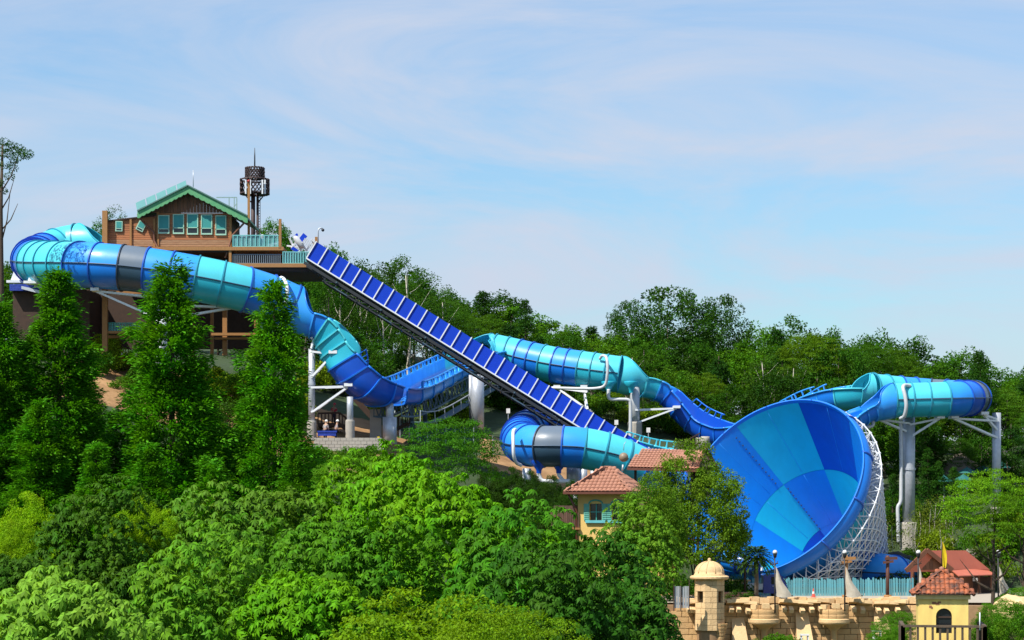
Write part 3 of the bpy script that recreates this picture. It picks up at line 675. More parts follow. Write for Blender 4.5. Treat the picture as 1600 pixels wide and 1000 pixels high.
pipe('curved white pipe over the right end of the upper tube', [(446, 478, 171.6), (449, 455, 171.5), (446, 440, 172), (440, 434, 173.2), (434, 438, 174)], 0.15, M_white)
pipe('bent grey pipe wrapped round the middle tube', [(862, 606, 207), (900, 607, 206), (930, 607, 205.6), (945, 602, 205.3), (949, 585, 205), (949, 568, 205), (947, 558, 205.4), (941, 556, 206.6), (937, 561, 207)], 0.15, M_pipe)
pipe('grey drain pipe below the hooded end of the middle tube', [(951, 608, 206), (951, 620, 206), (955, 624, 206), (970, 624, 206), (982, 625, 206), (985, 632, 206), (985, 660, 206), (985, 700, 206)], 0.17)
pipe('bent grey pipe wrapped round the U-turn tube', [(1407, 654, 184), (1413, 650, 183.4), (1416, 635, 183), (1414, 618, 183), (1411, 606, 183.2), (1414, 602, 183.6), (1422, 603, 184)], 0.17)
pipe('long grey downpipe beside the tall thick column', [(1407, 656, 186), (1408, 700, 186), (1408, 770, 186), (1407, 785, 186), (1403, 792, 186), (1403, 810, 186), (1404, 848, 186)], 0.17)
pipe('grey drain pipe below the funnel feed trough', [(1364, 655, 184.5), (1364, 664, 184.5), (1358, 667, 184.5), (1350, 667, 184.5), (1340, 667, 184.5)], 0.16)
pipe('upright white pipe on the left face of the low tube', [(805, 671, 164.4), (802, 675, 163.6), (802, 695, 163.2), (803, 712, 163.3), (807, 723, 163.8), (814, 727, 164.6)], 0.14, M_white)
pipe('white drain pipe under the low tube', [(842, 732, 165), (842, 742, 165), (847, 751, 165), (860, 752, 165), (885, 752, 165), (896, 754, 165), (899, 760, 165), (899, 800, 165)], 0.18, M_white)
pipe('short white branch pipe under the low tube', [(873, 731, 165), (873, 741, 165), (877, 747, 165), (881, 752, 165)], 0.15, M_white)
# drain cones under tube and feed trough
for i, (px, y0, D, c, lb) in enumerate(((951, 602, 206.5, 'a', 'turquoise drain cone under the middle tube hood, left one'), (986, 602, 206, 'a', 'turquoise drain cone under the middle tube hood, right one'), (1365, 646, 184.6, 'r', 'dark blue drain cone under the funnel feed trough'),
                              (842, 725, 165, 'r', 'dark blue drain cone under the low tube, left one'), (873, 725, 165, 'r', 'dark blue drain cone under the low tube, right one'))):
    p = P(px, y0, D); o = MB().lathe(p, [(0.2, -0.75), (0.22, -0.5), (0.45, -0.15), (0.75, 0.25), (0.7, 0.4)], 14).build('drain_cone', GEL[c], None, p); tag(o, lb, 'drain cone', 'drain cones')
# saddles holding the left bend
for px, py, D, lb in ((27, 441, 182.5, 'white bracket block under the far left of the tube bend'), (54, 442, 177.5, 'white bracket block under the front left of the tube bend')):
    p = P(px, py, D); t = thing('tube_bracket', lb, 'bracket', p, 'tube bend brackets')
    MB().box(p, (1.6, 1.4, 0.22)).build('base_plate', M_white, t)
    MB().prism([p + Vector((-0.6, -0.1, 0.1)), p + Vector((0.6, -0.1, 0.1)), p + Vector((0.35, -0.1, 1.5)), p + Vector((-0.1, -0.1, 1.5))], (0, 0.2, 0)).build('upright', M_white, t)
p = P(70, 475, 183); t = thing('plank_wall', 'dark brown timber wall below the left tube bend', 'timber wall', (p.x, p.y, 20))
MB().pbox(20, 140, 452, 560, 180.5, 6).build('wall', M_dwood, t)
bm = MB(); bm.bar(P(22, 446, 180.2), P(85, 462, 178), 0.3, 0.25); bm.bar(P(54, 446, 178), P(100, 458, 178), 0.25); bm.build('steel_beam', M_galv, t)
o = MB().pbox(15, 66, 444, 454, 179.6, 3).build('tarp', M_tarp, None, P(40, 450, 180)); tag(o, 'blue tarpaulin strip on the dark timber wall under the tube bend', 'tarpaulin')

# ------------------------------------------------------------------ hilltop house and decks
DH = 177.0
rHs = thing('launch_house', 'red-brown wooden gabled house with five teal windows on the hilltop deck', 'house', P(305, 385, DH))
rW = MB().pbox(246.5, 360, 334, 385.5, DH, 6).build('wall_core', M_dwood, rHs)
def boards(parent, x0, x1, y0, y1, n, D, m1, m2=None, split=0.62):
    h = (y1 - y0) / n
    for i in range(n):
        mm = m1 if (m2 is None or i < n * split) else m2
        MB().pbox(x0, x1, y0 + h * i + 0.16, y0 + h * (i + 1) - 0.16, D - 0.05 - 0.015 * (i % 2), 0.06).build('board', mm, parent)
boards(rHs, 246.5, 360, 333, 385.3, 15, DH, M_wood, M_pale, 0.78)
# gable with upright boards
def gy(x): return 294.0 + (abs(x - 293.5)) * (0.475 if x < 293.5 else 0.475)
for i in range(26):
    x0 = 236 + i * 5.1; x1 = x0 + 4.7
    yb = 332.5; ya = max(gy(x0), gy(x1)) + 7
    if ya < yb - 1.5: MB().pbox(x0, x1, ya, yb, DH - 0.10 - 0.012 * (i % 2), 0.1).build('gable_board', M_woodv, rHs)
for x in (246.5, 360): MB().pbox(x - 1.7, x + 1.7, 331, 386, DH - 0.16, 0.2).build('corner_post', M_post, rHs)
# roof slopes with overhang in front, green scalloped bargeboards
DR = DH - 1.1
for sx, xe, ye in ((-1, 214.5, 331.5), (1, 387, 339)):
    a = P(293.5, 291.5, DR); b = P(xe, ye, DR); th = Vector((0, 0, -0.16))
    q = MB(); q.add([a, b, b + Vector((0, 8, 0)), a + Vector((0, 8, 0)), a + th, b + th, b + th + Vector((0, 8, 0)), a + th + Vector((0, 8, 0))],
                    [(0, 1, 2, 3), (7, 6, 5, 4), (0, 4, 5, 1), (1, 5, 6, 2), (2, 6, 7, 3), (3, 7, 4, 0)])
    rf = q.build('roof_slope', mat('roof_sheet_green', (0.06, 0.24, 0.16), 0.6), rHs)
    # scalloped fascia
    n = 44; up_, lo_ = [], []
    for i in range(n + 1):
        t_ = i / n; p = a.lerp(b, t_); up_.append(p + Vector((0, -0.02, 0.04))); lo_.append(p + Vector((0, -0.02, -0.50 - 0.09 * abs(math.sin(t_ * PI * 11)))))
    q = MB(); v = up_ + lo_ + [p + Vector((0, 0.1, 0)) for p in up_ + lo_]; k = n + 1
    fs = [(i, i + 1, k + i + 1, k + i) for i in range(n)] + [(2 * k + i, 3 * k + i, 3 * k + i + 1, 2 * k + i + 1) for i in range(n)] + [(k + i, k + i + 1, 3 * k + i + 1, 3 * k + i) for i in range(n)] + [(i, 2 * k + i, 2 * k + i + 1, i + 1) for i in range(n)]
    q.add(v, fs); q.build('bargeboard', M_green, rf)
    MB().bar(a + Vector((0, -0.05, 0.1)), b + Vector((0, -0.05, 0.1)), 0.2, 0.1).build('ridge_trim', mat('grey_green_trim', (0.10, 0.20, 0.17), 0.5), rf)
for i in range(5):
    f0, f1 = i / 5 + 0.012, (i + 1) / 5 - 0.012; a, b = P(213, 328, DH + 3), P(293, 292, DH + 3)
    q0, q1 = a.lerp(b, f0), a.lerp(b, f1); o_ = Vector((-0.15, 0.2, 0.62))
    MB().prism([q0, q1, q1 + o_, q0 + o_], (0, 0.06, 0)).build('roof_screen', M_polyc, rHs)
for (x0, x1, y0, y1) in ((247, 264.5, 336, 365), (270, 287.5, 334.5, 365.5), (292, 309.5, 334, 366.5), (314, 331.5, 335, 366.5), (336.5, 353.5, 336.5, 367.5)):
    w = MB(); w.pbox(x0, x1, y0, y0 + 1.5, DH - 0.2, 0.16); w.pbox(x0, x1, y1 - 2.3, y1, DH - 0.2, 0.16); w.pbox(x0, x0 + 1.4, y0, y1, DH - 0.19, 0.15); w.pbox(x1 - 1.4, x1, y0, y1, DH - 0.19, 0.15)
    w.pbox(x0, x1, y0 + 21, y0 + 22.2, DH - 0.19, 0.14)
    wf2 = w.build('window', M_mint, rHs)
    MB().pbox(x0 + 1.2, x1 - 1.2, y0 + 1.2, y0 + 21.3, DH - 0.15, 0.06).build('blind', M_shade, wf2)
    MB().pbox(x0 + 1.2, x1 - 1.2, y0 + 22, y1 - 2, DH - 0.11, 0.04).build('pane', M_glass, wf2)
# drain pipe struts
pm_ = MB(); pm_.tube(PX([(215, 335, DH - 1), (222, 345, DH - 0.5), (240, 363, DH - 0.3), (241, 376, DH - 0.3), (247, 388, DH - 0.4), (252, 394, DH - 0.6)]), 0.09, 6); pm_.tube(PX([(385, 341, DH - 1), (380, 350, DH - 0.6), (363, 368, DH - 0.3), (358, 385, DH - 0.4), (352, 403, DH - 0.6)]), 0.09, 6)
pm_.build('downpipe', mat('rusty_pipe', (0.17, 0.065, 0.035), 0.6), rHs)
MB().tube([P(302, 292, DH + 3), P(302, 266, DH + 3)], 0.035, 5).build('aerial', M_galv, rHs)
rf_ = MB()
for x in (358, 366, 370): rf_.bar(P(x, 332, DH + 4), P(x, 309, DH + 4), 0.08)
rf_.bar(P(338, 308.5, DH + 4), P(370, 308.5, DH + 4), 0.08); rf_.bar(P(370, 318, DH + 4), P(365, 324, DH + 4), 0.06)
rf_.build('roof_frame', mat('grey_green_steel', (0.25, 0.36, 0.34), 0.5), rHs)
# left wing with two crooked windows
rWg = thing('house_wing', 'lower wooden wing with two small crooked windows, left of the gabled house', 'house wing', P(207, 385, DH))
MB().pbox(168, 244.5, 348, 385, DH + 0.1, 4).build('wall_core', M_dwood, rWg)
for i in range(11):
    y0 = 346.5 + 3.5 * i; xl = 169 + max(0, (3 - i)) * 0
    ytop = y0
    if i == 0: continue
    MB().pbox(168.5, 244.5, y0 + 0.15, y0 + 3.3, DH + 0.03 - 0.012 * (i % 2), 0.08).build('board', M_wood if i < 8 else M_pale, rWg)
MB().prism([P(168, 350, DH + 0.05), P(168, 346, DH + 0.05), P(244, 337, DH + 0.05), P(244, 350, DH + 0.05)], (0, 0.1, 0)).build('sloped_top_board', M_wood, rWg)
MB().bar(P(167, 345.5, DH), P(245, 336.5, DH), 0.3, 0.1).build('coping', M_dwood, rWg)
for x in (204, 241): MB().pbox(x - 1.6, x + 1.6, 342, 386, DH - 0.12, 0.16).build('batten', M_post, rWg)
for (cx, cy, w_, h_, rot) in ((186, 353.5, 11, 16, 0.02), (220.5, 353.5, 12, 15, 0.45)):
    c = P(cx, cy, DH - 0.06); R_ = Matrix.Rotation(rot, 4, 'Y'); sc = DH / F
    wq = MB(); wq.box(c, (w_ * sc, 0.14, h_ * sc), R_); wo = wq.build('window', M_mint, rWg)
    c2 = c + R_ @ Vector((0, 0, 0.12)); MB().box(c2 + Vector((0, -0.06, 0)), ((w_ - 3) * sc, 0.06, (h_ - 6.5) * sc), R_).build('blind', M_shade, wo)
    c2 = c + R_ @ Vector((0, 0, -(h_ / 2 - 2.6) * sc)); MB().box(c2 + Vector((0, -0.06, 0)), ((w_ - 3) * sc, 0.05, 2.2 * sc), R_).build('pane', M_glass, wo)
# decks
rDk = thing('timber_deck', 'two-level brown timber deck on posts carrying the hilltop house', 'deck', P(330, 520, DH))
for (x0, x1, y0, y1, d0, dp, m_) in ((163, 443, 385.5, 391, DH - 0.9, 9, M_post), (362, 500, 411.5, 417.5, DH - 1.0, 9, M_post), (163, 362, 391, 394, DH - 0.6, 8, M_dwood), (365, 496, 417.5, 424, DH - 0.7, 8, M_dwood)):
    MB().pbox(x0, x1, y0, y1, d0, dp).build('deck_beam', m_, rDk)
for (x, yt, yb, w_, D) in ((163.5, 329, 556, 8, DH - 0.6), (359.5, 388, 414, 4, DH - 0.8), (437.5, 342, 389, 4, DH - 0.9), (494, 370, 414, 4, DH - 1.0), (388.5, 282, 386, 3.6, DH + 1.0), (490, 374, 412, 2.5, DH + 2), (236, 455, 560, 7, DH + 1.5), (351, 470, 555, 7, DH + 1), (331, 470, 555, 5, DH + 4), (300, 450, 560, 6, DH + 5), (400, 424, 520, 6, DH + 2), (440, 424, 520, 5, DH + 4)):
    MB().pbox(x - w_ / 2, x + w_ / 2, yt, yb, D, w_ / 18).build('post', M_post, rDk)
for (x0, x1, y0, y1, D) in ((165, 370, 455, 459, DH), (165, 232, 517, 521, DH - 0.5), (330, 400, 520, 524, DH), (168, 225, 524, 528, DH + 0.5), (335, 400, 527, 530, DH + 0.5)):
    MB().pbox(x0, x1, y0, y1, D, 0.5).build('cross_beam', M_post, rDk)
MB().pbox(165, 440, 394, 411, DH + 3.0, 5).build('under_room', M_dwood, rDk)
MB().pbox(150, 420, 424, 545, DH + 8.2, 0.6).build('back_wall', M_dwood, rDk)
def railing(label, x0, x1, y0, y1, D, step, m, m2=None, panel=None):
    t = thing('deck_railing', label, 'railing', P((x0 + x1) / 2, y1, D), 'deck railings')
    MB().pbox(x0, x1, y0, y0 + 1.1, D, 0.07).build('top_rail', m, t); MB().pbox(x0, x1, y1 - 1.2, y1, D, 0.07).build('bottom_rail', m, t)
    x = x0
    while x <= x1:
        MB().pbox(x - 0.55, x + 0.55, y0, y1, D + 0.01, 0.05).build('baluster', m, t); x += step
    if panel: MB().pbox(x0, x1, y0 + 1.2, y1 - 1.2, D + 0.10, 0.03).build('infill_sheet', panel, t)
M_sheet = mat('aqua_mesh_sheet', (0.20, 0.50, 0.50), 0.5, alpha=0.45)
railing('aqua railing with mesh sheet on the upper deck right of the house', 364, 436, 367, 386, DH - 0.8, 7, M_tealrail, panel=M_sheet)
railing('aqua railing of the lower deck beside the conveyor top', 442, 496, 393, 412, DH - 0.9, 4, M_tealrail, panel=M_sheet)
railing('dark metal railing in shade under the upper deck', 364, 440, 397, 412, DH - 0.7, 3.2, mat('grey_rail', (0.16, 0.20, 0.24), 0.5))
railing('teal railing of the low deck below the upper tube', 168, 226, 504, 518, DH - 0.3, 4, M_teal, panel=M_sheet)
# things on the upper deck
t = thing('equipment_cabinet', 'pale grey cabinet behind the aqua railing on the upper deck', 'cabinet', P(370, 385.5, DH + 1))
MB().pbox(364, 382, 371, 385.5, DH + 1, 0.8).build('body', M_pipe, t); MB().pbox(363, 383, 370, 371.4, DH + 0.95, 0.9).build('lid', M_white, t)
t = thing('water_cooler', 'blue and white drum on the upper deck behind the railing', 'drum', P(409, 385.5, DH + 2))
c = P(409, 385.5, DH + 2); MB().lathe(c, [(0.01, 0), (0.28, 0), (0.28, 0.6), (0.25, 0.65)], 12).build('drum', M_tarp, t); MB().lathe(c + Vector((0, 0, 0.65)), [(0.25, 0), (0.25, 0.35), (0.12, 0.42), (0.01, 0.42)], 12).build('lid', M_white, t)
# lamp post at the deck corner
t = thing('deck_lamp', 'hooked grey lamp above the deck corner by the conveyor', 'lamp', P(498, 412, DH - 0.5))
MB().tube(PX([(497, 412, DH - .5), (497, 362, DH - .5), (498, 357.5, DH - .5), (501, 356.5, DH - .5), (504, 357, DH - .5)]), 0.06, 6).build('pole', M_galv, t)
MB().sphere(P(504.5, 359.5, DH - 0.5), 0.14, 8).build('lamp_head', M_dark, t)
# raft lifting head at the conveyor top
rK = thing('raft_lift_head', 'jumbled white and blue steel lifting head at the top of the conveyor', 'machine', P(470, 392, DH + 1.5))
fr_ = MB()
for a, b in (((452, 372), (462, 392)), ((455, 388), (472, 366)), ((478, 392), (493, 372)), ((448, 384), (480, 388)), ((462, 368), (480, 392)), ((486, 374), (500, 386)), ((470, 392), (470, 372))):
    fr_.bar(P(*a, DH + 1.4), P(*b, DH + 1.6), 0.14)
fr_.build('frame', M_white, rK); fr_ = MB()
for a, b in (((452, 372), (462, 392)), ((455, 388), (472, 366)), ((478, 392), (493, 372)), ((448, 384), (480, 388)), ((462, 368), (480, 392))): fr_.bar(P(*a, DH + 3.2), P(*b, DH + 3.4), 0.14)
fr_.build('frame', M_white, rK)
MB().tube([P(460, 369, DH + 1), P(463, 372.5, DH + 1), P(471, 384, DH + 1), P(473, 387, DH + 1)], [0.12, 0.27, 0.27, 0.12], 12).build('roller', M_pipe, rK)
for poly in (((467, 373), (474, 364), (480, 369), (472, 380)), ((454, 389), (458, 385), (467, 391), (463, 394)), ((459, 369), (464, 364), (466, 367), (462, 371))):
    MB().prism([P(x, y, DH + 0.9) for x, y in poly], (0, 0.12, 0)).build('blue_plate', M_belt, rK)
fr_ = MB()
for i in range(7): fr_.bar(P(477 + i * 2.6, 372 + i * 1.7, DH + 0.8), P(472 + i * 2.6, 380 + i * 1.7, DH + 0.8), 0.12, 0.06)
fr_.build('slatted_guard', M_pipe, rK)
# antenna tower
rAn = thing('antenna_tower', 'dark brown lattice-drum antenna tower rising behind the hilltop house', 'antenna tower', P(398, 400, 190))
for px, w_ in ((395.5, 0.2), (402.5, 0.12)): MB().tube([P(px, 420, 190), P(px, 300, 190)], w_, 10).build('mast', M_rust, rAn)
ld = MB(); ld.bar(P(406.5, 400, 189.7), P(406.5, 300, 189.7), 0.05)
for i in range(24): ld.bar(P(403, 300 + i * 4.2, 189.8), P(406.5, 300 + i * 4.2, 189.7), 0.05)
ld.build('ladder', M_rust, rAn)
def drum(cx, yt, yb, wpx, panels):
    c = P(cx, yb, 190); r = wpx / 2 / F * 190; h = (yb - yt) / F * 190
    f = MB(); f.lathe(c, [(r * 0.98, 0), (r * 1.02, 0), (r * 1.02, 0.13), (r * 0.98, 0.13)], 20); f.lathe(c + Vector((0, 0, h - 0.13)), [(r * 0.98, 0), (r * 1.02, 0), (r * 1.02, 0.13), (r * 0.98, 0.13)], 20)
    f.lathe(c + Vector((0, 0, 0.05)), [(0.2, 0), (r, 0)], 20); f.build('drum_ring', M_rust, rAn)
    for a0, a1 in panels:
        q = MB(); n = max(3, int((a1 - a0) / 16)); rows = 3
        for i in range(n):
            for j in range(rows):
                A0, A1 = math.radians(a0 + (a1 - a0) * i / n), math.radians(a0 + (a1 - a0) * (i + 1) / n); z0, z1 = h * j / rows, h * (j + 1) / rows
                pt = lambda A_, z_: c + Vector((r * math.cos(A_), r * math.sin(A_), z_))
                q.bar(pt(A0, z0), pt(A1, z1), 0.17, 0.06); q.bar(pt(A0, z1), pt(A1, z0), 0.17, 0.06)
        q.build('lattice_panel', M_rust, rAn)
drum(398.5, 262, 280, 29, ((160, 260), (262, 335), (20, 120)))
drum(398, 280, 304, 44, ((150, 205), (232, 290), (305, 380), (40, 120)))
mm = MB()
for px, D in ((384, 188.6), (391, 188.5), (410, 188.7), (414, 189)): mm.bar(P(px, 303, D), P(px, 281, D), 0.13)
mm.build('antenna_rods', M_white, rAn)
kb = MB()
for sx in (-1, 1): kb.bar(P(398 + sx * 4, 318, 190), P(398 + sx * 16, 303, 190), 0.1)
kb.build('knee_brace', M_rust, rAn)
MB().tube([P(398, 264, 190), P(398, 244, 190), P(398, 231, 190)], [0.07, 0.06, 0.025], 6).build('lightning_rod', M_dark, rAn)
MB().sphere(P(388.5, 283, DH + 0.9), 0.14, 8).build('beacon', mat('red_beacon', (0.4, 0.03, 0.02), 0.4), rDk)

# ------------------------------------------------------------------ building terrace under the drop trough
t = thing('retaining_wall', 'low pale block wall on the terrace below the drop trough', 'wall', P(535, 700, 170))
for r_ in range(4):
    for i in range(12):
        x0 = 486 + i * 9.2 + (4.5 if r_ % 2 else 0); MB().pbox(x0, x0 + 8.8, 684 + r_ * 5.2, 688.8 + r_ * 5.2, 169.5 - 0.03 * RNG.random(), 0.6).build('block', M_conc, t)
t = thing('timber_stairs', 'dark timber stairs and landing on the earth slope under the drop trough', 'stairs', P(570, 690, 176))
def plank_rail(pts, D):
    q = MB()
    for (x0, y0), (x1, y1) in zip(pts, pts[1:]):
        q.bar(P(x0, y0, D), P(x1, y1, D), 0.14, 0.16); q.bar(P(x0, y0 + 18, D), P(x1, y1 + 18, D), 0.16, 0.3)
    q.build('stair_rail', M_dwood, t)
    for (x0, y0), (x1, y1) in zip(pts, pts[1:]):
        n = max(2, int(abs(x1 - x0) / 5))
        for i in range(n + 1):
            x, y = x0 + (x1 - x0) * i / n, y0 + (y1 - y0) * i / n; MB().bar(P(x, y, D), P(x, y + 18, D), 0.1).build('baluster', M_dwood, t)
plank_rail([(497, 646), (530, 645), (545, 656)], 178); plank_rail([(600, 664), (634, 645), (640, 645)], 180)
for i in range(9): MB().pbox(551 + i * 4.4, 556 + i * 4.4, 618 + i * 4.6, 619.6 + i * 4.6, 181, 1.4).build('tread', M_dwood, t)
MB().bar(P(549, 617, 180.9), P(592, 663, 180.9), 0.12, 0.5).build('stringer', M_dwood, t)
MB().pbox(497, 548, 663, 667, 178, 2).build('landing', M_dwood, t)
t = thing('tarp_table', 'low work table covered by a blue tarpaulin on the terrace', 'table', P(511, 690, 170.8))
MB().pbox(496, 526, 673, 675.5, 170.8, 1.2).build('top', M_tarp, t); MB().pbox(496.5, 525, 675.5, 681, 170.85, 0.08).build('drape', M_tarp, t)
for x in (498, 524): MB().pbox(x - 0.7, x + 0.7, 675.5, 686, 171, 0.08).build('leg', M_dark, t)

def person(label, px, yfoot, D, shirt, trousers, helmet, turn=0.0, lean=0.0):
    base = P(px, yfoot, D); t = thing('person', label, 'person', base, 'workers on the terrace')
    J = [((0, 0, 0.95), .14), ((0, 0, 1.2), .15), ((0, 0.0, 1.42), .15), ((0, 0, 1.52), .06), ((0, -0.01, 1.62), .10), ((0, -0.01, 1.74), .085),
         ((.09, 0, .9), .10), ((.1, -.03, .5), .065), ((.1, 0, .08), .045), ((.1, -.14, .04), .04), ((-.09, 0, .9), .10), ((-.1, -.02, .5), .065), ((-.11, .02, .08), .045), ((-.11, -.12, .04), .04),
         ((.2, 0, 1.4), .06), ((.27, -.05, 1.15), .048), ((.22, -.25, 1.0), .035), ((-.2, 0, 1.4), .06), ((-.27, -.03, 1.15), .048), ((-.24, -.2, .98), .035)]
    E_ = [(0, 1), (1, 2), (2, 3), (3, 4), (4, 5), (0, 6), (6, 7), (7, 8), (8, 9), (0, 10), (10, 11), (11, 12), (12, 13), (2, 14), (14, 15), (15, 16), (2, 17), (17, 18), (18, 19)]
    def skin(name, idx, edges, grow, m):
        me = bpy.data.meshes.new(name); mp_ = {i: k for k, i in enumerate(idx)}
        me.from_pydata([(J[i][0][0], J[i][0][1] - lean * max(0, J[i][0][2] - 0.9), J[i][0][2]) for i in idx], [(mp_[a], mp_[b]) for a, b in edges], [])
        o = link(name, me, t); md = o.modifiers.new('skin', 'SKIN'); me.materials.append(m)
        for i in idx:
            sv = me.skin_vertices[0].data[mp_[i]]; sv.radius = (J[i][1] * grow, J[i][1] * grow); sv.use_root = (i == idx[0])
        o.modifiers.new('subdivision', 'SUBSURF').levels = 1; o.modifiers['subdivision'].render_levels = 1
        return o
    skin('body', list(range(20)), E_, 1.0, mat('skin', (0.42, 0.24, 0.15), 0.6))
    skin('shirt', [0, 1, 2, 14, 15, 17, 18], [(0, 1), (1, 2), (2, 14), (14, 15), (2, 17), (17, 18)], 1.14, shirt)
    skin('trousers', [0, 6, 7, 8, 10, 11, 12], [(0, 6), (6, 7), (7, 8), (0, 10), (10, 11), (11, 12)], 1.18, trousers)
    hm = MB(); hm.lathe((0, -0.01 - lean * 0.8, 1.71), [(0.155, 0), (0.125, 0.02), (0.115, 0.08), (0.07, 0.135), (0.01, 0.15)], 12); o = link('helmet', hm.mesh('helmet'), t); o.data.materials.append(helmet)
    t.rotation_euler.z = turn
m_wh = mat('white_plastic', (0.75, 0.75, 0.72), 0.4); m_gr = mat('grey_cloth', (0.30, 0.28, 0.27), 0.9); m_nv = mat('navy_cloth', (0.02, 0.03, 0.07), 0.9); m_rd = mat('red_cloth', (0.55, 0.02, 0.05), 0.8)
person('worker in grey shirt and white helmet left at the tarpaulin table', 508, 690, 171.9, m_gr, m_nv, m_wh, 2.6, 0.2)
person('worker in pale shirt and white helmet right at the tarpaulin table', 525, 690, 171.4, mat('pale_cloth', (0.45, 0.40, 0.40), 0.9), m_nv, m_wh, 1.7, 0.15)
person('worker in a red jacket on the timber landing', 521, 663, 178.8, m_rd, m_nv, m_rd, 0.6, 0.25)
t = thing('traffic_cone', 'small red and white traffic cone under the low deck', 'traffic cone', P(191, 560, 176))
c = P(191, 560, 176); MB().lathe(c, [(0.2, 0), (0.2, 0.04), (0.13, 0.05), (0.02, 0.7)], 10).build('cone_body', m_rd, t); MB().lathe(c + Vector((0, 0, 0.3)), [(0.10, 0), (0.075, 0.16)], 10).build('band', m_wh, t)
o = MB().pbox(589.5, 593, 682, 695, 171, 0.25).build('yellow_marker', M_flag, None, P(591, 695, 171)); tag(o, 'slim yellow marker post beside the stepped column', 'marker post')
# green net fence along the slope
def net_fence(label, pts, h):
    t = thing('net_fence', label, 'fence', mean(PX(pts)), 'green net fences'); ps = resample(PX(pts), 24)[0]
    q = MB()
    for a, b in zip(ps, ps[1:]):
        za, zb = ground_z(a.x, a.y) - 0.1, ground_z(b.x, b.y) - 0.1
        q.add([(a.x, a.y, za), (b.x, b.y, zb), (b.x, b.y, zb + h), (a.x, a.y, za + h)], [(0, 1, 2, 3)])
    q.build('net', M_net, t)
    for a in ps[::3]: MB().bar((a.x, a.y, ground_z(a.x, a.y) - 0.2), (a.x, a.y, ground_z(a.x, a.y) + h + 0.15), 0.08).build('post', M_galv, t)
net_fence('green net fence on the slope left of the thick column at the conveyor crossing', [(625, 655, 183), (680, 655, 185), (740, 655, 187)], 1.7)
net_fence('green net fence on the bank right of the conveyor crossing', [(770, 665, 186), (850, 660, 187), (930, 665, 188), (1020, 675, 190)], 1.5)
for i, (px, py) in enumerate(((794, 642), (963, 660), (1013, 672))):
    p = P(px, py, 191.0); g = ground_z(p.x, p.y); t = thing('notice_board', ['small white notice board on the bank above the low tube', 'small white notice board left of the silver column base', 'small white notice board right of the silver column base'][i], 'sign', (p.x, p.y, g), 'white notice boards')
    MB().box((p.x, p.y - 0.05, max(p.z, g + 0.9)), (0.35, 0.05, 0.45)).build('board', m_wh, t); MB().bar((p.x, p.y, g), (p.x, p.y, max(p.z, g + 0.9)), 0.06).build('post', M_galv, t)
# stair with railing beside the stubs
t = thing('steel_stair', 'dark railed stair climbing the bank beside the concrete stubs', 'stairs', P(1080, 712, 192))
for i in range(8): MB().pbox(1062 + i * 4, 1066.5 + i * 4, 707 - i * 2.2, 709 - i * 2.2, 191, 1.2).build('tread', M_dwood, t)
for i in range(8): MB().bar(P(1063 + i * 4, 708 - i * 2.2, 190.9), P(1063 + i * 4, 694 - i * 2.2, 190.9), 0.07).build('baluster', M_dwood, t)
MB().bar(P(1060, 695, 190.9), P(1094, 676.5, 190.9), 0.1).build('handrail', M_dwood, t)

# ------------------------------------------------------------------ tiled houses
def tiled_slope(parent, a, b, c, d, m, w=0.26, rows=None, name='roof_tiles'):
    """barrel tiles over the quad a-b (eave, left to right) and d-c (top, left to right); real overlapping half-barrels joined"""
    a, b, c, d = map(Vector, (a, b, c, d)); nrm = (b - a).cross(d - a).normalized()
    if nrm.z < 0: nrm = -nrm
    L = (b - a).length; H = ((d + c) / 2 - (a + b) / 2).length; n = max(2, round(L / w)); rows = rows or max(3, round(H / 0.42)); q = MB()
    xdir = (b - a).normalized()
    for i in range(n):
        f0, f1 = i / n, (i + 1) / n
        for r_ in range(rows):
            g0, g1 = r_ / rows, (r_ + 1.18) / rows; g1 = min(1.0, g1)
            def pt(f, g): return (a.lerp(b, f)).lerp(d.lerp(c, f), g)
            # keep column straight up the slope; clip by the hips
            fm = (f0 + f1) / 2; base = a.lerp(b, fm); up_ = ((d + c) / 2 - (a + b) / 2)
            p0 = base + (up_ - xdir * up_.dot(xdir)) * g0; p1 = base + (up_ - xdir * up_.dot(xdir)) * g1
            lim0 = (p0 - a.lerp(d, g0)).dot(xdir), (b.lerp(c, g0) - p0).dot(xdir)
            if min(lim0) < -w * 0.1: continue
            e0 = nrm * 0.035; jit = nrm * (0.012 * RNG.random()); hw = L / n / 2
            vs = []
            for p, lift in ((p0, e0), (p1, nrm * 0.0)):
                for k in range(5):
                    an = PI * k / 4; vs.append(p + xdir * (-hw * math.cos(an)) + nrm * (0.075 * math.sin(an)) + lift + jit)
            q.add(vs, [(k, k + 1, k + 6, k + 5) for k in range(4)], True)
    o = q.build(name, m, parent); o['kind'] = 'stuff'; return o

def hip_roof(parent, corners, apex, m, th=0.1):
    """corners: 4 eave corners anticlockwise from front-left; apex: two ridge points (left, right)"""
    fl, fr2, br, bl = map(Vector, corners); al, ar = map(Vector, apex)
    q = MB(); q.add([fl, fr2, br, bl, al, ar], [(0, 1, 5, 4), (1, 2, 5), (2, 3, 4, 5), (3, 0, 4), (0, 3, 2, 1)])
    rf = q.build('roof', m, parent)
    for quad in ((fl, fr2, ar, al), (fr2, br, ar, ar), (bl, fl, al, al)): tiled_slope(rf, *quad, m)
    hp = MB()
    for x, y in ((fl, al), (fr2, ar), (br, ar), (bl, al), (al, ar)): hp.tube([x, y], 0.10, 6)
    hp.build('hip_tiles', m, rf); return rf

def rotbox(corner, ang, w, d):
    """ground-plan corners (front-left, front-right, back-right, back-left) from the front-right corner"""
    ex = Vector((math.cos(ang), math.sin(ang), 0)); ey = Vector((-math.sin(ang), math.cos(ang), 0)); c = Vector((corner[0], corner[1], 0))
    return c - ex * w, c, c + ey * d, c - ex * w + ey * d, ex, ey

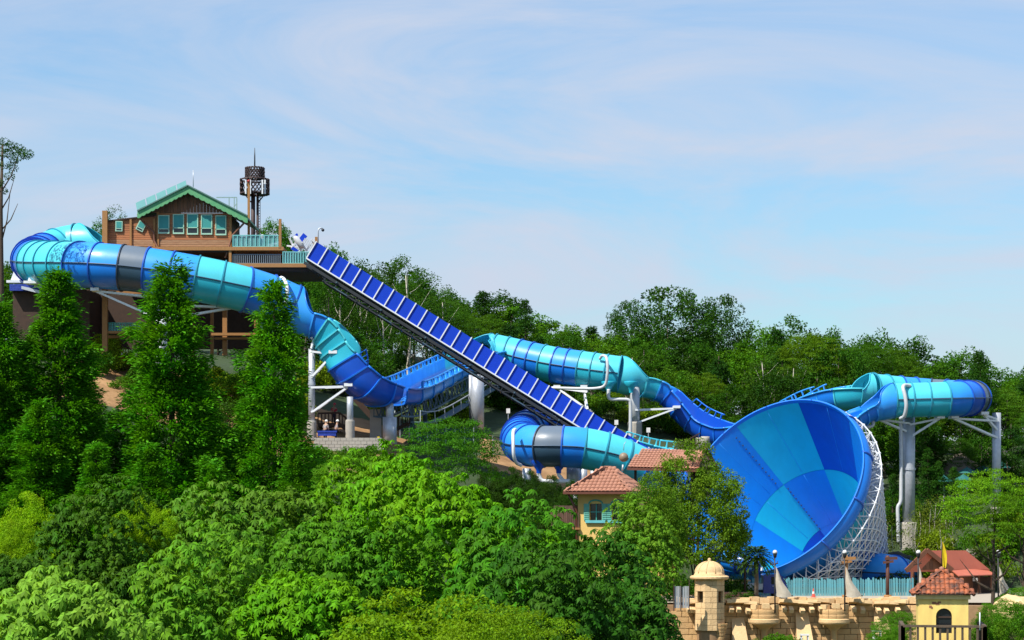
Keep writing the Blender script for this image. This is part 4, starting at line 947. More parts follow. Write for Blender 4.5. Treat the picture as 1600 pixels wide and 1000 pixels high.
# yellow house
cr_ = P(984, 770, 125); ang = math.radians(-15)
fl, fr0, br, bl, ex, ey = rotbox(cr_, ang, 3.25, 5.0)
zt, zb = P(0, 770, 125).z, -4.0
rY = thing('yellow_house', 'ochre yellow house with hipped terracotta roof and teal shutters among the trees', 'house', (fr0.x, fr0.y, zb))
def wallpoly(q, a, b, z0, z1, thick, inward):
    q.add([a + Vector((0, 0, z0)), b + Vector((0, 0, z0)), b + Vector((0, 0, z1)), a + Vector((0, 0, z1))] + [a + inward * thick + Vector((0, 0, z0)), b + inward * thick + Vector((0, 0, z0)), b + inward * thick + Vector((0, 0, z1)), a + inward * thick + Vector((0, 0, z1))],
          [(0, 1, 2, 3), (7, 6, 5, 4), (0, 4, 5, 1), (1, 5, 6, 2), (2, 6, 7, 3), (3, 7, 4, 0)])
wq = MB()
wz0, wz1 = P(0, 813, 125).z, P(0, 787, 125).z; win = [(0.75, 1.5), (2.15, 2.9)]
edges = [0.0] + [e for w_ in win for e in w_] + [3.25]
for i in range(0, len(edges), 2): wallpoly(wq, fl + ex * edges[i], fl + ex * edges[i + 1], zb, zt, 0.3, ey)
for w0, w1 in win:
    wallpoly(wq, fl + ex * w0, fl + ex * w1, zb, wz0, 0.3, ey); wallpoly(wq, fl + ex * w0, fl + ex * w1, wz1, zt, 0.3, ey)
wallpoly(wq, fr0 + ey * 0.301, br, zb, zt, 0.3, -ex); wallpoly(wq, br, bl, zb, zt, 0.3, -ey); wallpoly(wq, bl, fl + ey * 0.301, zb, zt, 0.3, ex)
wq.build('wall', M_yel, rY)
for w0, w1 in win:
    a = fl + ex * w0 + ey * 0.2; b = fl + ex * w1 + ey * 0.2
    q = MB(); wallpoly(q, a, b, wz0, wz1, 0.04, ey); wn_ = q.build('window', M_glass, rY)
    q = MB(); mid = (a + b) / 2
    q.bar(mid + Vector((0, 0, wz0)) - ey * 0.05, mid + Vector((0, 0, wz1)) - ey * 0.05, 0.06); q.bar(a + Vector((0, 0, (wz0 + wz1) / 2)) - ey * 0.05, b + Vector((0, 0, (wz0 + wz1) / 2)) - ey * 0.05, 0.06); q.build('frame', M_teal, wn_)
    for s_, e_ in ((w0 - 0.36, w0 - 0.02), (w1 + 0.02, w1 + 0.36)):
        q = MB(); wallpoly(q, fl + ex * s_ - ey * 0.07, fl + ex * e_ - ey * 0.07, wz0, wz1, 0.06, ey); sh_ = q.build('shutter', mat('pale_teal_shutter', (0.13, 0.42, 0.34), 0.6), rY)
        for i in range(8):
            z = wz0 + 0.1 + i * (wz1 - wz0 - 0.2) / 7; MB().bar(fl + ex * (s_ + 0.04) - ey * 0.085 + Vector((0, 0, z)), fl + ex * (e_ - 0.04) - ey * 0.085 + Vector((0, 0, z)), 0.03, 0.05).build('slat', mat('pale_teal_shutter', (0.13, 0.42, 0.34)), sh_)
    q = MB(); wallpoly(q, fl + ex * (w0 - 0.25) - ey * 0.16, fl + ex * (w1 + 0.25) - ey * 0.16, wz0 - 0.16, wz0, 0.16, ey); q.build('sill', mat('aqua_sill', (0.12, 0.45, 0.50), 0.5), wn_)
    # arched hood over the window
    q = MB(); q.tube([a + ex * ((w1 - w0) / 2 - (w1 - w0 + 0.1) / 2 * math.cos(PI * i / 8)) - ey * 0.24 + Vector((0, 0, wz1 + 0.22 * math.sin(PI * i / 8))) for i in range(9)], 0.05, 6); q.build('arch', M_teal, wn_)
ov = 0.7
ca = [fl - ex * ov - ey * ov, fr0 + ex * ov * 0.3 - ey * ov, br + ex * ov * 0.3 + ey * ov, bl - ex * ov + ey * ov]; ca = [Vector((c.x, c.y, zt + 0.05)) for c in ca]
ctr = (ca[0] + ca[1] + ca[2] + ca[3]) / 4; apz = P(0, 733, 126).z + 0.1
hip_roof(rY, ca, [ctr - ey * 0.35 + Vector((0, 0, apz - zt)) - ex * 0.15, ctr + ey * 0.2 + Vector((0, 0, apz - zt)) + ex * 0.15], M_tile)
q = MB()
for a, b in zip(ca, ca[1:] + ca[:1]): q.bar(a - Vector((0, 0, 0.06)), b - Vector((0, 0, 0.06)), 0.16, 0.14)
q.build('gutter', M_gutter, rY)
q = MB(); q.tube([ca[0] + ex * 0.2 + ey * 0.2 - Vector((0, 0, 0.1)), fl - ey * 0.12 - ex * 0.05 + Vector((0, 0, zt - 1.1)), fl - ey * 0.12 - ex * 0.05 + Vector((0, 0, zb))], 0.07, 6); q.tube([fr0 - ey * 0.12 - ex * 0.2 + Vector((0, 0, zt)), fr0 - ey * 0.12 - ex * 0.2 + Vector((0, 0, zb))], 0.07, 6); q.build('downpipe', M_gutter, rY)
# plank balcony left of it
t = thing('plank_balcony', 'weathered brown plank balcony on the left side of the yellow house', 'balcony', P(884, 826, 126))
for i in range(15): MB().pbox(860 + i * 3.0, 862.7 + i * 3.0, 800 + RNG.random() * 1.2, 824, 125.7 + 0.02 * (i % 2), 0.06).build('plank', mat('grey_red_planks', (0.17, 0.085, 0.055), 0.8, (0.10, 0.05, 0.035), 3, objrand=0.3), t)
MB().pbox(858, 906, 824.3, 827.5, 125.6, 2.5).build('floor_beam', M_post, t)
t = thing('balcony_planter', 'dry thatch heap and green plant on the plank balcony', 'planter', P(884, 800, 127))
MB().pbox(866, 904, 790, 800.5, 126.5, 1.2).build('thatch', mat('thatch', (0.16, 0.10, 0.07), 0.95, (0.08, 0.05, 0.04), 8, bump=1), t)
# globe finial
t = thing('globe_finial', 'tan stone globe on a short pole above the hipped tile roof', 'globe', P(973, 735, 126.5))
MB().sphere(P(974.5, 714.5, 126.5), 0.29, 18).build('globe', mat('tan_globe', (0.26, 0.19, 0.12), 0.5, (0.18, 0.14, 0.10), 3), t)
MB().tube([P(972.5, 736, 126.5), P(973.5, 726, 126.5)], 0.06, 6).build('pole', M_galv, t); MB().tube(PX([(974.5, 704, 126.5), (975, 694, 126.5), (978, 690, 126.5)]), 0.02, 4).build('hook', M_galv, t)
# gable-roofed house behind it
rY2 = thing('tiled_gable_house', 'long terracotta gable roof on posts behind the hipped yellow house', 'house', P(1045, 920, 157))
a, b = P(980, 731, 156), P(1090, 734, 154.5); c_, d_ = P(1101, 701, 158), P(1002, 706, 159.5); bk = Vector((0, 3.5, 0))
q = MB(); a2, b2 = Vector((d_.x * 2 - a.x, d_.y * 2 - a.y + 0.0, a.z)), P(1121, 733, 161.5)
q.add([a, b, c_, d_, b2, a2], [(0, 1, 2, 3), (3, 2, 4, 5), (1, 4, 2), (0, 3, 5)]); rf2 = q.build('roof', M_tile, rY2); tiled_slope(rf2, a + Vector((0, 0, .02)), b + Vector((0, 0, .02)), c_ + Vector((0, 0, .02)), d_ + Vector((0, 0, .02)), M_tile)
q = MB(); q.bar(a - Vector((0, 0, .08)), b - Vector((0, 0, .08)), 0.2, 0.18); q.build('gutter', M_gutter, rY2)
q = MB(); q.bar(b, c_ + Vector((0.05, -0.05, 0.05)), 0.2, 0.28); q.bar(c_ + Vector((0.05, -0.05, 0.05)), b2, 0.2, 0.28); q.build('bargeboard', mat('red_brown_fascia', (0.28, 0.09, 0.05), 0.6), rY2)
q = MB(); q.add([b + Vector((-0.5, 0.5, 0)), b2 + Vector((-0.5, 0, 0)), c_ + Vector((-0.3, 0.1, -0.3)), b + Vector((-0.5, 0.5, -2.2)), b2 + Vector((-0.5, 0, -2.2))], [(0, 1, 2), (3, 4, 1, 0)]); q.build('gable_wall', mat('brown_plaster', (0.16, 0.10, 0.07), 0.85), rY2)
for px, D in ((993, 156.6), (1040, 156), (1082, 155.5)): MB().pbox(px - 2, px + 2, 733, 800, D, 0.2).build('post', M_dwood, rY2)
MB().pbox(994, 1058, 786, 930, 157.5, 0.3).build('wall', M_yel, rY2)

# ------------------------------------------------------------------ castle wall
rCW = thing('castle_wall', 'long sandstone block castle wall with broken battlements below the funnel', 'castle wall', (21, 150.3, -8))
segs = [((9.0, 149.4), (18.2, 149.9)), ((18.2, 149.9), (28.2, 149.9)), ((28.2, 149.9), (46.0, 145.5))]
def blockmesh(seed):
    rg = random.Random(seed); bm = bmesh.new(); bmesh.ops.create_cube(bm, size=1.0)
    bmesh.ops.bevel(bm, geom=list(bm.edges), offset=0.03, segments=1, affect='EDGES')
    for v in bm.verts: v.co += Vector((rg.uniform(-.012, .012), rg.uniform(-.03, .03), rg.uniform(-.02, .02)))
    me = bpy.data.meshes.new('stone_block'); bm.to_mesh(me); bm.free(); me.materials.append(M_stone); return me
BM_ = [blockmesh(i) for i in range(6)]
BMl = []
for b_ in BM_:
    c = b_.copy(); c.materials[0] = M_stonel; BMl.append(c)
for si, (p, q_) in enumerate(segs):
    p, q_ = Vector((*p, 0)), Vector((*q_, 0)); d = (q_ - p); L = d.length; d.normalize(); n_ = Vector((d.y, -d.x, 0)); an = math.atan2(d.y, d.x)
    core = MB(); core.box(((p + q_) / 2 - n_ * 0.65 + Vector((0, 0, -4.06))), (L, 1.0, 7.9), Matrix.Rotation(an, 4, 'Z')); core.build('wall_core', M_mortar, rCW)
    for r_ in range(8):
        z = -0.32 - r_ * 0.43; x = -0.45 if r_ % 2 else 0.0
        while x < L - 0.05:
            w_ = RNG.uniform(0.8, 1.15); x1 = min(L, x + w_); x0 = max(0, x)
            vis = 800 + F * (p + d * ((x0 + x1) / 2)).x / (p + d * x0).y
            if x1 - x0 > 0.12 and 1050 < vis < 1480:
                o = link('stone_block', RNG.choice(BM_), rCW, p + d * ((x0 + x1) / 2) - n_ * 0.10 + n_ * RNG.uniform(-.02, .02) + Vector((0, 0, z)) - ORIG[rCW])
                o.scale = (x1 - x0 - 0.035, 0.3, 0.40); o.rotation_euler.z = an
            x = x1
        # a bend in the courses of the lower wall is left to the core
# battlement stones: slanting cap slabs with small corbel blocks below
def mer(px, py, w_=1.15, D=149.5, tilt=0.0, corbels=2):
    c = P(px, py, D); z = c.z
    o = link('cap_stone', RNG.choice(BMl), rCW, c + Vector((0, 0.05, 0)) - ORIG[rCW]); o.scale = (w_, 0.8, 0.26); o.rotation_euler = (-0.22, tilt, RNG.uniform(-.06, .06))
    for k in range(corbels):
        q = link('corbel', RNG.choice(BMl), rCW, c + Vector((-w_ / 2 + 0.3 + k * (w_ - 0.55) / max(1, corbels - 1), -0.25, -0.52)) - ORIG[rCW]); q.scale = (0.32, 0.55, 0.30); q.rotation_euler = (0.5, RNG.uniform(-.12, .12), 0.15)
for px in (1079, 1089, 1147, 1158, 1172, 1228, 1241, 1258, 1271, 1285, 1338, 1351, 1377, 1390, 1405): mer(px, 941 + RNG.uniform(-1.5, 2.0), RNG.uniform(0.9, 1.2), 149.4, RNG.uniform(-.1, .1), 1)
for i in range(26):     # rubble top course
    px = 1062 + i * 14.6; o = link('top_stone', RNG.choice(BMl), rCW, P(px, 938 + RNG.uniform(-1, 1.5), 150.3) - ORIG[rCW]); o.scale = (RNG.uniform(.55, .75), 0.9, RNG.uniform(.3, .5)); o.rotation_euler.z = RNG.uniform(-.2, .2)
for px, y0 in ((1243, 957), (1365, 953), (1143, 965)):   # sloping buttresses
    a = P(px, y0, 149.75); w_ = 0.75; q = MB()
    q.add([a, a + Vector((w_ * 1.2, 0, 0)), a + Vector((w_ * 1.9, -1.9, -4)), a + Vector((0, -1.9, -4)), a + Vector((0, 0.3, -4)), a + Vector((w_ * 1.9, 0.3, -4))], [(0, 1, 2, 3), (0, 3, 4), (1, 5, 2)]); q.build('buttress', M_stonel, rCW)
def bartizan(px, label):
    c = P(px, 950, 149.5); rB_ = thing('bartizan', label, 'bartizan', (c.x, c.y, P(0, 1000, 149.5).z), 'bartizans on the castle wall')
    zt_ = P(0, 951, 149.5).z; zl = P(0, 966, 149.5).z; zl2 = P(0, 974, 149.5).z; zc = P(0, 986, 149.5).z
    for k in range(2):
        h = (zt_ - zl) / 2; z0 = zl + h * k
        for j in range(6):
            a0 = PI + PI * j / 6 + 0.012 + (0.08 if k else 0) * 0; a1 = PI + PI * (j + 1) / 6 - 0.012
            MB().lathe((c.x, c.y, z0 + 0.015), [(0.6, 0), (1.08, 0), (1.10, h / 2), (1.08, h - 0.03), (0.6, h - 0.03)], 4, False, a0, a1).build('stone_block', M_stone, rB_)
    MB().lathe((c.x, c.y, zl2), [(0.3, 0), (1.12, 0), (1.17, 0.1), (1.17, zl - zl2 - 0.06), (1.1, zl - zl2), (0.5, zl - zl2)], 20, False, PI, 2 * PI).build('lip_band', M_stonel, rB_)
    MB().lathe((c.x, c.y, zc), [(0.22, -0.9), (0.25, 0), (0.5, (zl2 - zc) * 0.5), (1.0, zl2 - zc)], 16, True, PI, 2 * PI).build('tapered_base', M_stone, rB_)
    MB().lathe((c.x, c.y, zt_ - 0.1), [(0.05, 0), (1.05, 0)], 16, True, PI, 2 * PI).build('floor', M_stone, rB_)
    for j in range(3):
        an = PI + PI * (0.2 + 0.3 * j); o = link('merlon', RNG.choice(BMl), rB_, Vector((c.x + 0.88 * math.cos(an), c.y + 0.88 * math.sin(an), zt_ + 0.14 + (0.1 if j == 1 else 0))) - ORIG[rB_]); o.scale = (0.55, 0.42, 0.36); o.rotation_euler = (0, 0, an + PI / 2)
bartizan(1194, 'half-round sandstone bartizan nearest the sentry turret'); bartizan(1303, 'half-round sandstone bartizan in the middle of the castle wall')
# sentry turret
cS = P(1108.5, 945, 149.2); rS = thing('sentry_turret', 'round sandstone sentry turret with ribbed dome at the left end of the wall', 'turret', (cS.x, cS.y, -8))
zb_, zt_ = -1.9, P(0, 906, 149).z; R8 = 1.13
def oct(r, z, k): a = PI / 8 + k * PI / 4; return Vector((cS.x + r * math.cos(a), cS.y + r * math.sin(a), z))
zo0, zo1 = P(0, 945, 149).z, P(0, 924, 149).z
for k in range(8):
    a, b = oct(R8, 0, k), oct(R8, 0, k + 1); md = (a + b) / 2; inw = (Vector((cS.x, cS.y, 0)) - md).normalized()
    opening = k in (4, 6)
    nrow = 9; h = (zt_ - zb_) / nrow
    for r_ in range(nrow):
        z0, z1 = zb_ + h * r_ + 0.012, zb_ + h * (r_ + 1) - 0.012; cz_ = (z0 + z1) / 2
        if opening and zo0 < cz_ < zo1:
            for f0, f1 in ((0, 0.2), (0.8, 1)):
                q = MB(); wallpoly(q, a.lerp(b, f0), a.lerp(b, f1), z0, z1, 0.22, inw); q.build('stone_block', M_stonel, rS)
        else:
            f = 0.5 if r_ % 2 else 0.62
            for f0, f1 in ((0.0, f - 0.01), (f + 0.01, 1)):
                q = MB(); wallpoly(q, a.lerp(b, f0), a.lerp(b, f1), z0, z1, 0.22, inw); q.build('stone_block', M_stonel, rS)
MB().lathe((cS.x, cS.y, zb_ - 6.1), [(0.9, 0), (0.9, 6.1)], 16).build('core', M_mortar, rS)
MB().lathe((cS.x, cS.y, zt_), [(1.0, -0.02), (1.28, 0.02), (1.42, 0.12), (1.42, 0.24), (1.3, 0.30), (1.15, 0.32), (1.12, 0.42), (0.3, 0.42)], 24, False).build('cornice', M_stonel, rS)
MB().lathe((cS.x, cS.y, zt_ + 0.42), [(1.12, 0), (1.06, 0.06)] + [(1.06 * math.cos(PI / 2 * i / 8), 0.06 + 0.86 * math.sin(PI / 2 * i / 8)) for i in range(8)] + [(0.14, 0.95), (0.1, 1.0), (0.14, 1.08), (0.06, 1.16), (0.01, 1.17)], 24).build('dome', M_stonel, rS)
rb = MB()
for k in range(10):
    an = 2 * PI * k / 10; rb.tube([(cS.x + 1.06 * math.cos(PI / 2 * i / 8) * math.cos(an), cS.y + 1.06 * math.cos(PI / 2 * i / 8) * math.sin(an), zt_ + 0.49 + 0.86 * math.sin(PI / 2 * i / 8)) for i in range(8)], 0.035, 5)
rb.build('dome_ribs', M_stonel, rS)
cB = P(1126, 985, 148.2); kk = thing('wall_bracket', 'stepped sandstone bracket on the wall under the sentry turret', 'bracket', (cB.x, cB.y, P(0, 1010, 148).z))
for i, w_ in enumerate((1.0, 0.92, 0.8, 0.7, 0.6, 0.55)):
    MB().lathe((cB.x, cB.y + 0.5, P(0, 975 + i * 5, 148).z), [(w_ * .4, -0.2), (w_ * .5, -0.19), (w_ * .55, -0.02), (w_ * .5, 0)], 12, False).build('step', M_stone, kk)
# small flat-topped lanterns in front of the wall
for px, py, lb in ((1257, 992, 'white box lantern low in front of the wall, left one'), (1370, 986, 'white box lantern low in front of the wall, right one')):
    c = P(px, py, 140); t = thing('box_lantern', lb, 'lantern', (c.x, c.y, ground_z(c.x, c.y)), 'box lanterns')
    MB().box(c, (0.6, 0.6, 0.1)).build('lid', m_wh, t); q = MB()
    for dx in (-.22, .22):
        for dy in (-.22, .22): q.box(c + Vector((dx, dy, -0.25)), (0.07, 0.07, 0.42))
    q.build('cage', M_white, t); MB().box(c + Vector((0, 0, -0.5)), (0.5, 0.5, 0.1)).build('base', m_wh, t); MB().tube([c + Vector((0, 0, -0.5)), (c.x, c.y, ground_z(c.x, c.y))], 0.08, 6).build('post', M_dark, t)

# ------------------------------------------------------------------ plaza furniture
def sail_lamp(px, ylamp, ybase, label, D=148.3, w=24):
    t = thing('sail_lamp_post', label, 'lamp post', P(px, ybase, D), 'lamp posts with canvas sails')
    MB().tube([P(px, ybase, D), P(px - 0.5, 868, D)], [0.06, 0.045], 8).build('pole', M_dark, t)
    c = P(px, ylamp, D); MB().lathe(c, [(0.04, -0.36), (0.11, -0.32), (0.14, -0.13), (0.16, -0.02)], 12).build('lamp_holder', M_dark, t); MB().sphere(c + Vector((0, 0, 0.05)), 0.17, 12).build('globe', M_lampw, t)
    q = MB(); q.bar(P(px - 8, 883, D), P(px + 5, 880, D), 0.07); q.bar(P(px - 8, 875, D), P(px, 884, D), 0.04); q.bar(P(px + 5, 876, D), P(px, 884, D), 0.04); q.build('crossbar', M_dwood, t)
    n = 9; vs = []; top, bl_, br_ = P(px + 0.6, 884, D), P(px + 1.6, 932, D), P(px + 2 + w, 931, D)
    for i in range(n + 1):
        f = i / n; a, b = top.lerp(bl_, f), top.lerp(br_, f)
        for j in range(7):
            g = j / 6; p = a.lerp(b, g); p = p + Vector((0.04 * math.sin(f * 9), -0.35 * math.sin(PI * g) * f, -0.10 * math.sin(PI * g) * (1 if i == n else 0))); p.x += -0.08 * math.sin(PI * f) * g; vs.append(p)
    q = MB(); fs = [(i * 7 + j, i * 7 + j + 1, i * 7 + j + 8, i * 7 + j + 7) for i in range(n) for j in range(6)]; q.add(vs, fs, True); q.add([v + Vector((0, 0.02, 0)) for v in vs], [tuple(reversed(f)) for f in fs], True)
    q.build('sail', M_sail, t)
    MB().bar(bl_ + Vector((-0.1, 0, 0)), br_ + Vector((0.1, 0, 0)), 0.07).build('boom', M_dwood, t)
sail_lamp(1211, 864, 958, 'lamp post with triangular canvas sail on the left bartizan in front of the truck'); sail_lamp(1320, 864, 955, 'lamp post with triangular canvas sail on the middle bartizan'); sail_lamp(1435, 864, 945, 'lamp post with triangular canvas sail in front of the red-roofed hut', w=18)
sail_lamp(1560, 864, 950, 'lamp post with triangular canvas sail at the right picture edge', w=22)
def cross_post(px, yt, D, m, label):
    t = thing('signpost', label, 'post', P(px, 930, D), 'timber cross posts'); b = P(px, yt, D)
    MB().tube([(b.x, b.y, 0), b], 0.14, 8).build('pole', m, t); q = MB(); q.bar(P(px - 4, yt + 5, D - .2), P(px + 15, yt + 4, D - .2), 0.2, 0.22); q.bar(P(px - 7, yt + 11, D - .2), P(px + 9, yt + 9, D - .2), 0.16, 0.18); q.build('arm', m, t)
    MB().tube([(b.x, b.y, 0), (b.x, b.y, 0.35)], 0.3, 10).build('base', M_post, t)
cross_post(1322, 868, 157, M_post, 'ochre timber cross post in front of the funnel frame'); cross_post(1387, 868, 157, mat('red_dark_timber', (0.10, 0.035, 0.02), 0.7), 'dark red timber cross post in front of the blue outlet tube')
o = thing('tall_pole', 'slender dark pole beside the palm tree', 'pole', P(1164, 932, 153)); MB().tube([P(1164, 936, 153), P(1164, 870, 153)], 0.08, 8).build('shaft', M_dwood, o); MB().lathe(P(1164, 870, 153), [(0.11, -0.05), (0.13, 0.05), (0.01, 0.14)], 8).build('cap', M_dwood, o)
# picket fence
rP = thing('picket_fence', 'turquoise picket fence in front of the funnel base', 'fence', P(1300, 930, 163))
pk = MB(); pk.box((0, 0, 0.66), (0.17, 0.09, 1.32)); pk.prism([(-0.085, -0.045, 1.32), (0.085, -0.045, 1.32), (0, -0.045, 1.42)], (0, 0.09, 0)); pkm = pk.mesh('picket'); pkm.materials.append(M_fence)
x = P(1168, 930, 163).x; xe = P(1427, 930, 163).x; i = 0
while x < xe:
    o = link('picket', pkm, rP, Vector((x, 163 + RNG.uniform(-.04, .04), 0.02)) - ORIG[rP]); o.scale = (RNG.uniform(.8, 1.15), 1, RNG.uniform(.9, 1.06)); o.rotation_euler.y = RNG.uniform(-.03, .03); x += 0.205
for z in (0.35, 1.0): MB().box(((P(1168, 0, 163).x + xe) / 2, 163.12, z), (xe - P(1168, 0, 163).x, 0.06, 0.1)).build('rail', M_fence, rP)
t = thing('traffic_cone', 'orange traffic cone by the picket fence', 'traffic cone', P(1271, 934, 160)); c = Vector((P(1271, 934, 160).x, 160, 0.04))
MB().lathe(c, [(0.22, 0), (0.22, 0.05), (0.14, 0.06), (0.03, 0.7)], 12).build('cone_body', mat('cone_orange', (0.62, 0.06, 0.03), 0.5), t); MB().lathe(c + Vector((0, 0, 0.28)), [(0.105, 0), (0.08, 0.18)], 12).build('band', m_wh, t)
# truck (cab to the right, open bed to the left)
tx = P(1210, 933, 158).x; rV = thing('flatbed_truck', 'small navy blue flatbed truck loaded with timber behind the castle wall', 'truck', (tx, 158, 0.035))
o0 = Vector((tx, 158, 0.035)); prof = [(-0.95, 0.42), (0.85, 0.42), (0.92, 0.75), (0.86, 1.05), (0.42, 1.80), (0.25, 1.90), (-0.85, 1.90), (-0.95, 1.80)]
MB().prism([o0 + Vector((x, -0.82, z)) for x, z in prof], (0, 1.64, 0)).build('cab', M_truckb, rV)
MB().prism([o0 + Vector((x, -0.835, z)) for x, z in ((-0.35, 1.12), (0.60, 1.12), (0.30, 1.68), (-0.35, 1.70))], (0, 1.67, 0)).build('side_window', M_glass, rV)
MB().prism([o0 + Vector((x, -0.72, z)) for x, z in ((0.83, 1.14), (0.88, 1.16), (0.48, 1.76), (0.43, 1.75))], (0, 1.44, 0)).build('windscreen', M_glass, rV)
MB().box(o0 + Vector((-2.55, 0, 0.78)), (3.1, 1.66, 0.12)).build('bed', M_galv, rV)
for dy in (-0.83, 0.83): MB().box(o0 + Vector((-2.55, dy, 0.98)), (3.1, 0.06, 0.36)).build('drop_side', M_galv, rV)
MB().box(o0 + Vector((-2.0, 0, 0.55)), (4.6, 0.7, 0.16)).build('chassis', M_dark, rV)
for wx in (0.15, -2.9):
    for dy in (-0.78, 0.62):
        q = MB(); cc = o0 + Vector((wx, dy, 0.34)); q.tube([cc, cc + Vector((0, 0.2, 0))], 0.34, 18); wh = q.build('wheel', M_tyre, rV); q = MB(); q.tube([cc + Vector((0, -0.02, 0)), cc + Vector((0, 0.22, 0))], 0.18, 12); q.build('rim', M_pipe, wh)
for dy in (-0.62, 0.62): MB().box(o0 + Vector((0.90, dy, 0.72)), (0.06, 0.3, 0.16)).build('headlight', M_lampw, rV)
MB().box(o0 + Vector((0.88, 0, 0.5)), (0.12, 1.6, 0.16)).build('bumper', M_pipe, rV); MB().box(o0 + Vector((-0.2, -0.84, 0.98)), (0.14, 0.03, 0.04)).build('door_handle', M_pipe, rV)
for dx in (-2.2, -2.6, -3.0, -3.4):
    t = thing('timber_offcut', {-2.2: 'first', -2.6: 'second', -3.0: 'third', -3.4: 'fourth'}[dx] + ' pale timber piece from the cab on the truck bed', 'timber', o0 + Vector((dx, 0, 0.85)), 'timber on the truck bed')
    q = MB()
    q.box(o0 + Vector((dx, -0.1, 1.12)), (0.2, 0.9, 0.52), Matrix.Rotation(0.12, 4, 'Y')); q.build('upright', mat('pale_timber', (0.50, 0.33, 0.15), 0.8), t); MB().box(o0 + Vector((dx + 0.1, -0.1, 1.38)), (0.45, 0.9, 0.1)).build('crosspiece', mat('pale_timber', (0.5, 0.33, 0.15)), t)
# red-roofed hut
cH = P(1448, 930, 163.5); rR = thing('red_roofed_hut', 'brown timber hut with salmon red sheet roof behind the yellow tower', 'hut', (cH.x, cH.y, 0))
gl, ga, gr = P(1417, 891, 164.2), P(1448, 860, 165.2), P(1486, 890, 166.4); rv = P(1509, 860, 168) - ga
q = MB(); th = Vector((0, 0, -0.14))
for a, b in ((gl, ga), (ga, gr)):
    q.add([a, b, b + rv, a + rv, a + th, b + th, b + rv + th, a + rv + th], [(0, 1, 2, 3), (7, 6, 5, 4), (0, 4, 5, 1), (1, 5, 6, 2), (2, 6, 7, 3), (3, 7, 4, 0)])
q.build('roof', M_redroof, rR)
q = MB(); q.bar(gl + Vector((-.1, -.1, -.05)), ga + Vector((0, -.1, 0.02)), 0.12, 0.36); q.bar(ga + Vector((0, -.1, 0.02)), gr + Vector((.1, -.1, -.05)), 0.12, 0.36); q.build('bargeboard', mat('brown_fascia', (0.20, 0.075, 0.035), 0.6), rR)
gi = [gl.lerp(gr, 0.14), gl.lerp(gr, 0.86)]; n_b = 9
for i in range(n_b):
    f0, f1 = i / n_b, (i + 1) / n_b; a, b = gi[0].lerp(gi[1], f0 + 0.006), gi[0].lerp(gi[1], f1 - 0.006); g = lambda f: (ga.z - 0.25) - abs(f - 0.5) * 2 * (ga.z - gl.z) * 0.72
    off = Vector((0.25, 0.35, 0)); q = MB(); q.add([a + off, b + off, Vector((b.x, b.y, g(f1))) + off, Vector((a.x, a.y, g(f0))) + off], [(0, 1, 2, 3)]); q.add([Vector((p[0] + .03, p[1] + .05, p[2])) for p in q.v[:4]], [(3, 2, 1, 0)]); q.build('gable_board', M_woodv, rR)
for c in (gi[0], gi[1], gi[1] + rv * 0.9): MB().bar(Vector((c.x, c.y + .3, 0)), Vector((c.x, c.y + .3, c.z)), 0.24).build('post', mat('red_brown_post', (0.22, 0.075, 0.035), 0.7), rR)
q = MB(); b0, b1 = gi[1] + Vector((0.1, 0.4, 0)), gi[1] + rv * 0.92 + Vector((0.1, 0.4, 0)); q.add([Vector((b0.x, b0.y, 0)), Vector((b1.x, b1.y, 0)), b1, b0], [(0, 1, 2, 3)]); b2_ = gi[0] + rv * 0.92 + Vector((0, 0.4, 0)); q.add([Vector((b2_.x, b2_.y, 0)), Vector((b1.x, b1.y, 0)), b1, b2_], [(0, 1, 2, 3)]); q.build('side_wall', M_woodv, rR)
a, b = P(1488, 893, 165), P(1512, 891, 167); c_, d_ = P(1560, 899, 168), P(1500, 901, 164)
q = MB(); q.prism([a, b, P(1540, 890, 170), P(1556, 899, 168), P(1498, 901, 164)], (0, 0, 0.08)); q.build('lean_to_roof', M_redroof, rR)
MB().pbox(1503, 1548, 901, 930, 168.5, 0.4).build('lean_to_wall', M_dwood, rR); MB().pbox(1520, 1530, 903, 908, 168.3, 0.1).build('shop_light', M_lampw, rR)
for px in (1503, 1530, 1549): MB().pbox(px - 1.2, px + 1.2, 900, 932, 167.9, 0.2).build('lean_to_post', M_woodv, rR)

# ------------------------------------------------------------------ yellow tower at the right
ang = math.radians(-9); cr2 = P(1513, 960, 115); fl, fr0, br, bl, ex, ey = rotbox(cr2, ang, 2.78, 2.78); zt, zb = P(0, 936, 115).z, -8.0
rT2 = thing('yellow_tower', 'pale yellow square tower with mossy orange tile roof at the lower right', 'tower', (fr0.x, fr0.y, zb))
wz0, wzs = P(0, 990, 115).z, P(0, 963, 115).z; w0, w1 = 1.0, 1.88; rw = (w1 - w0) / 2; q = MB()
wallpoly(q, fl, fl + ex * w0, zb, zt, 0.3, ey); wallpoly(q, fl + ex * w1, fr0, zb, zt, 0.3, ey); wallpoly(q, fl + ex * w0, fl + ex * w1, zb, wz0, 0.3, ey)
for i in range(10):   # arch head
    a0, a1 = PI * i / 10, PI * (i + 1) / 10; xa, xb = (w0 + w1) / 2 - rw * math.cos(a0), (w0 + w1) / 2 - rw * math.cos(a1)
    za, zb2 = wzs + rw * math.sin(a0), wzs + rw * math.sin(a1); A_, B_ = fl + ex * xa, fl + ex * xb; up3 = lambda p, z: Vector((p.x, p.y, z))
    q.add([up3(A_, za), up3(B_, zb2), up3(B_, zt), up3(A_, zt)] + [up3(A_ + ey * .3, za), up3(B_ + ey * .3, zb2)], [(0, 1, 2, 3), (0, 4, 5, 1)])
sw0, sw1 = 0.85, 1.75
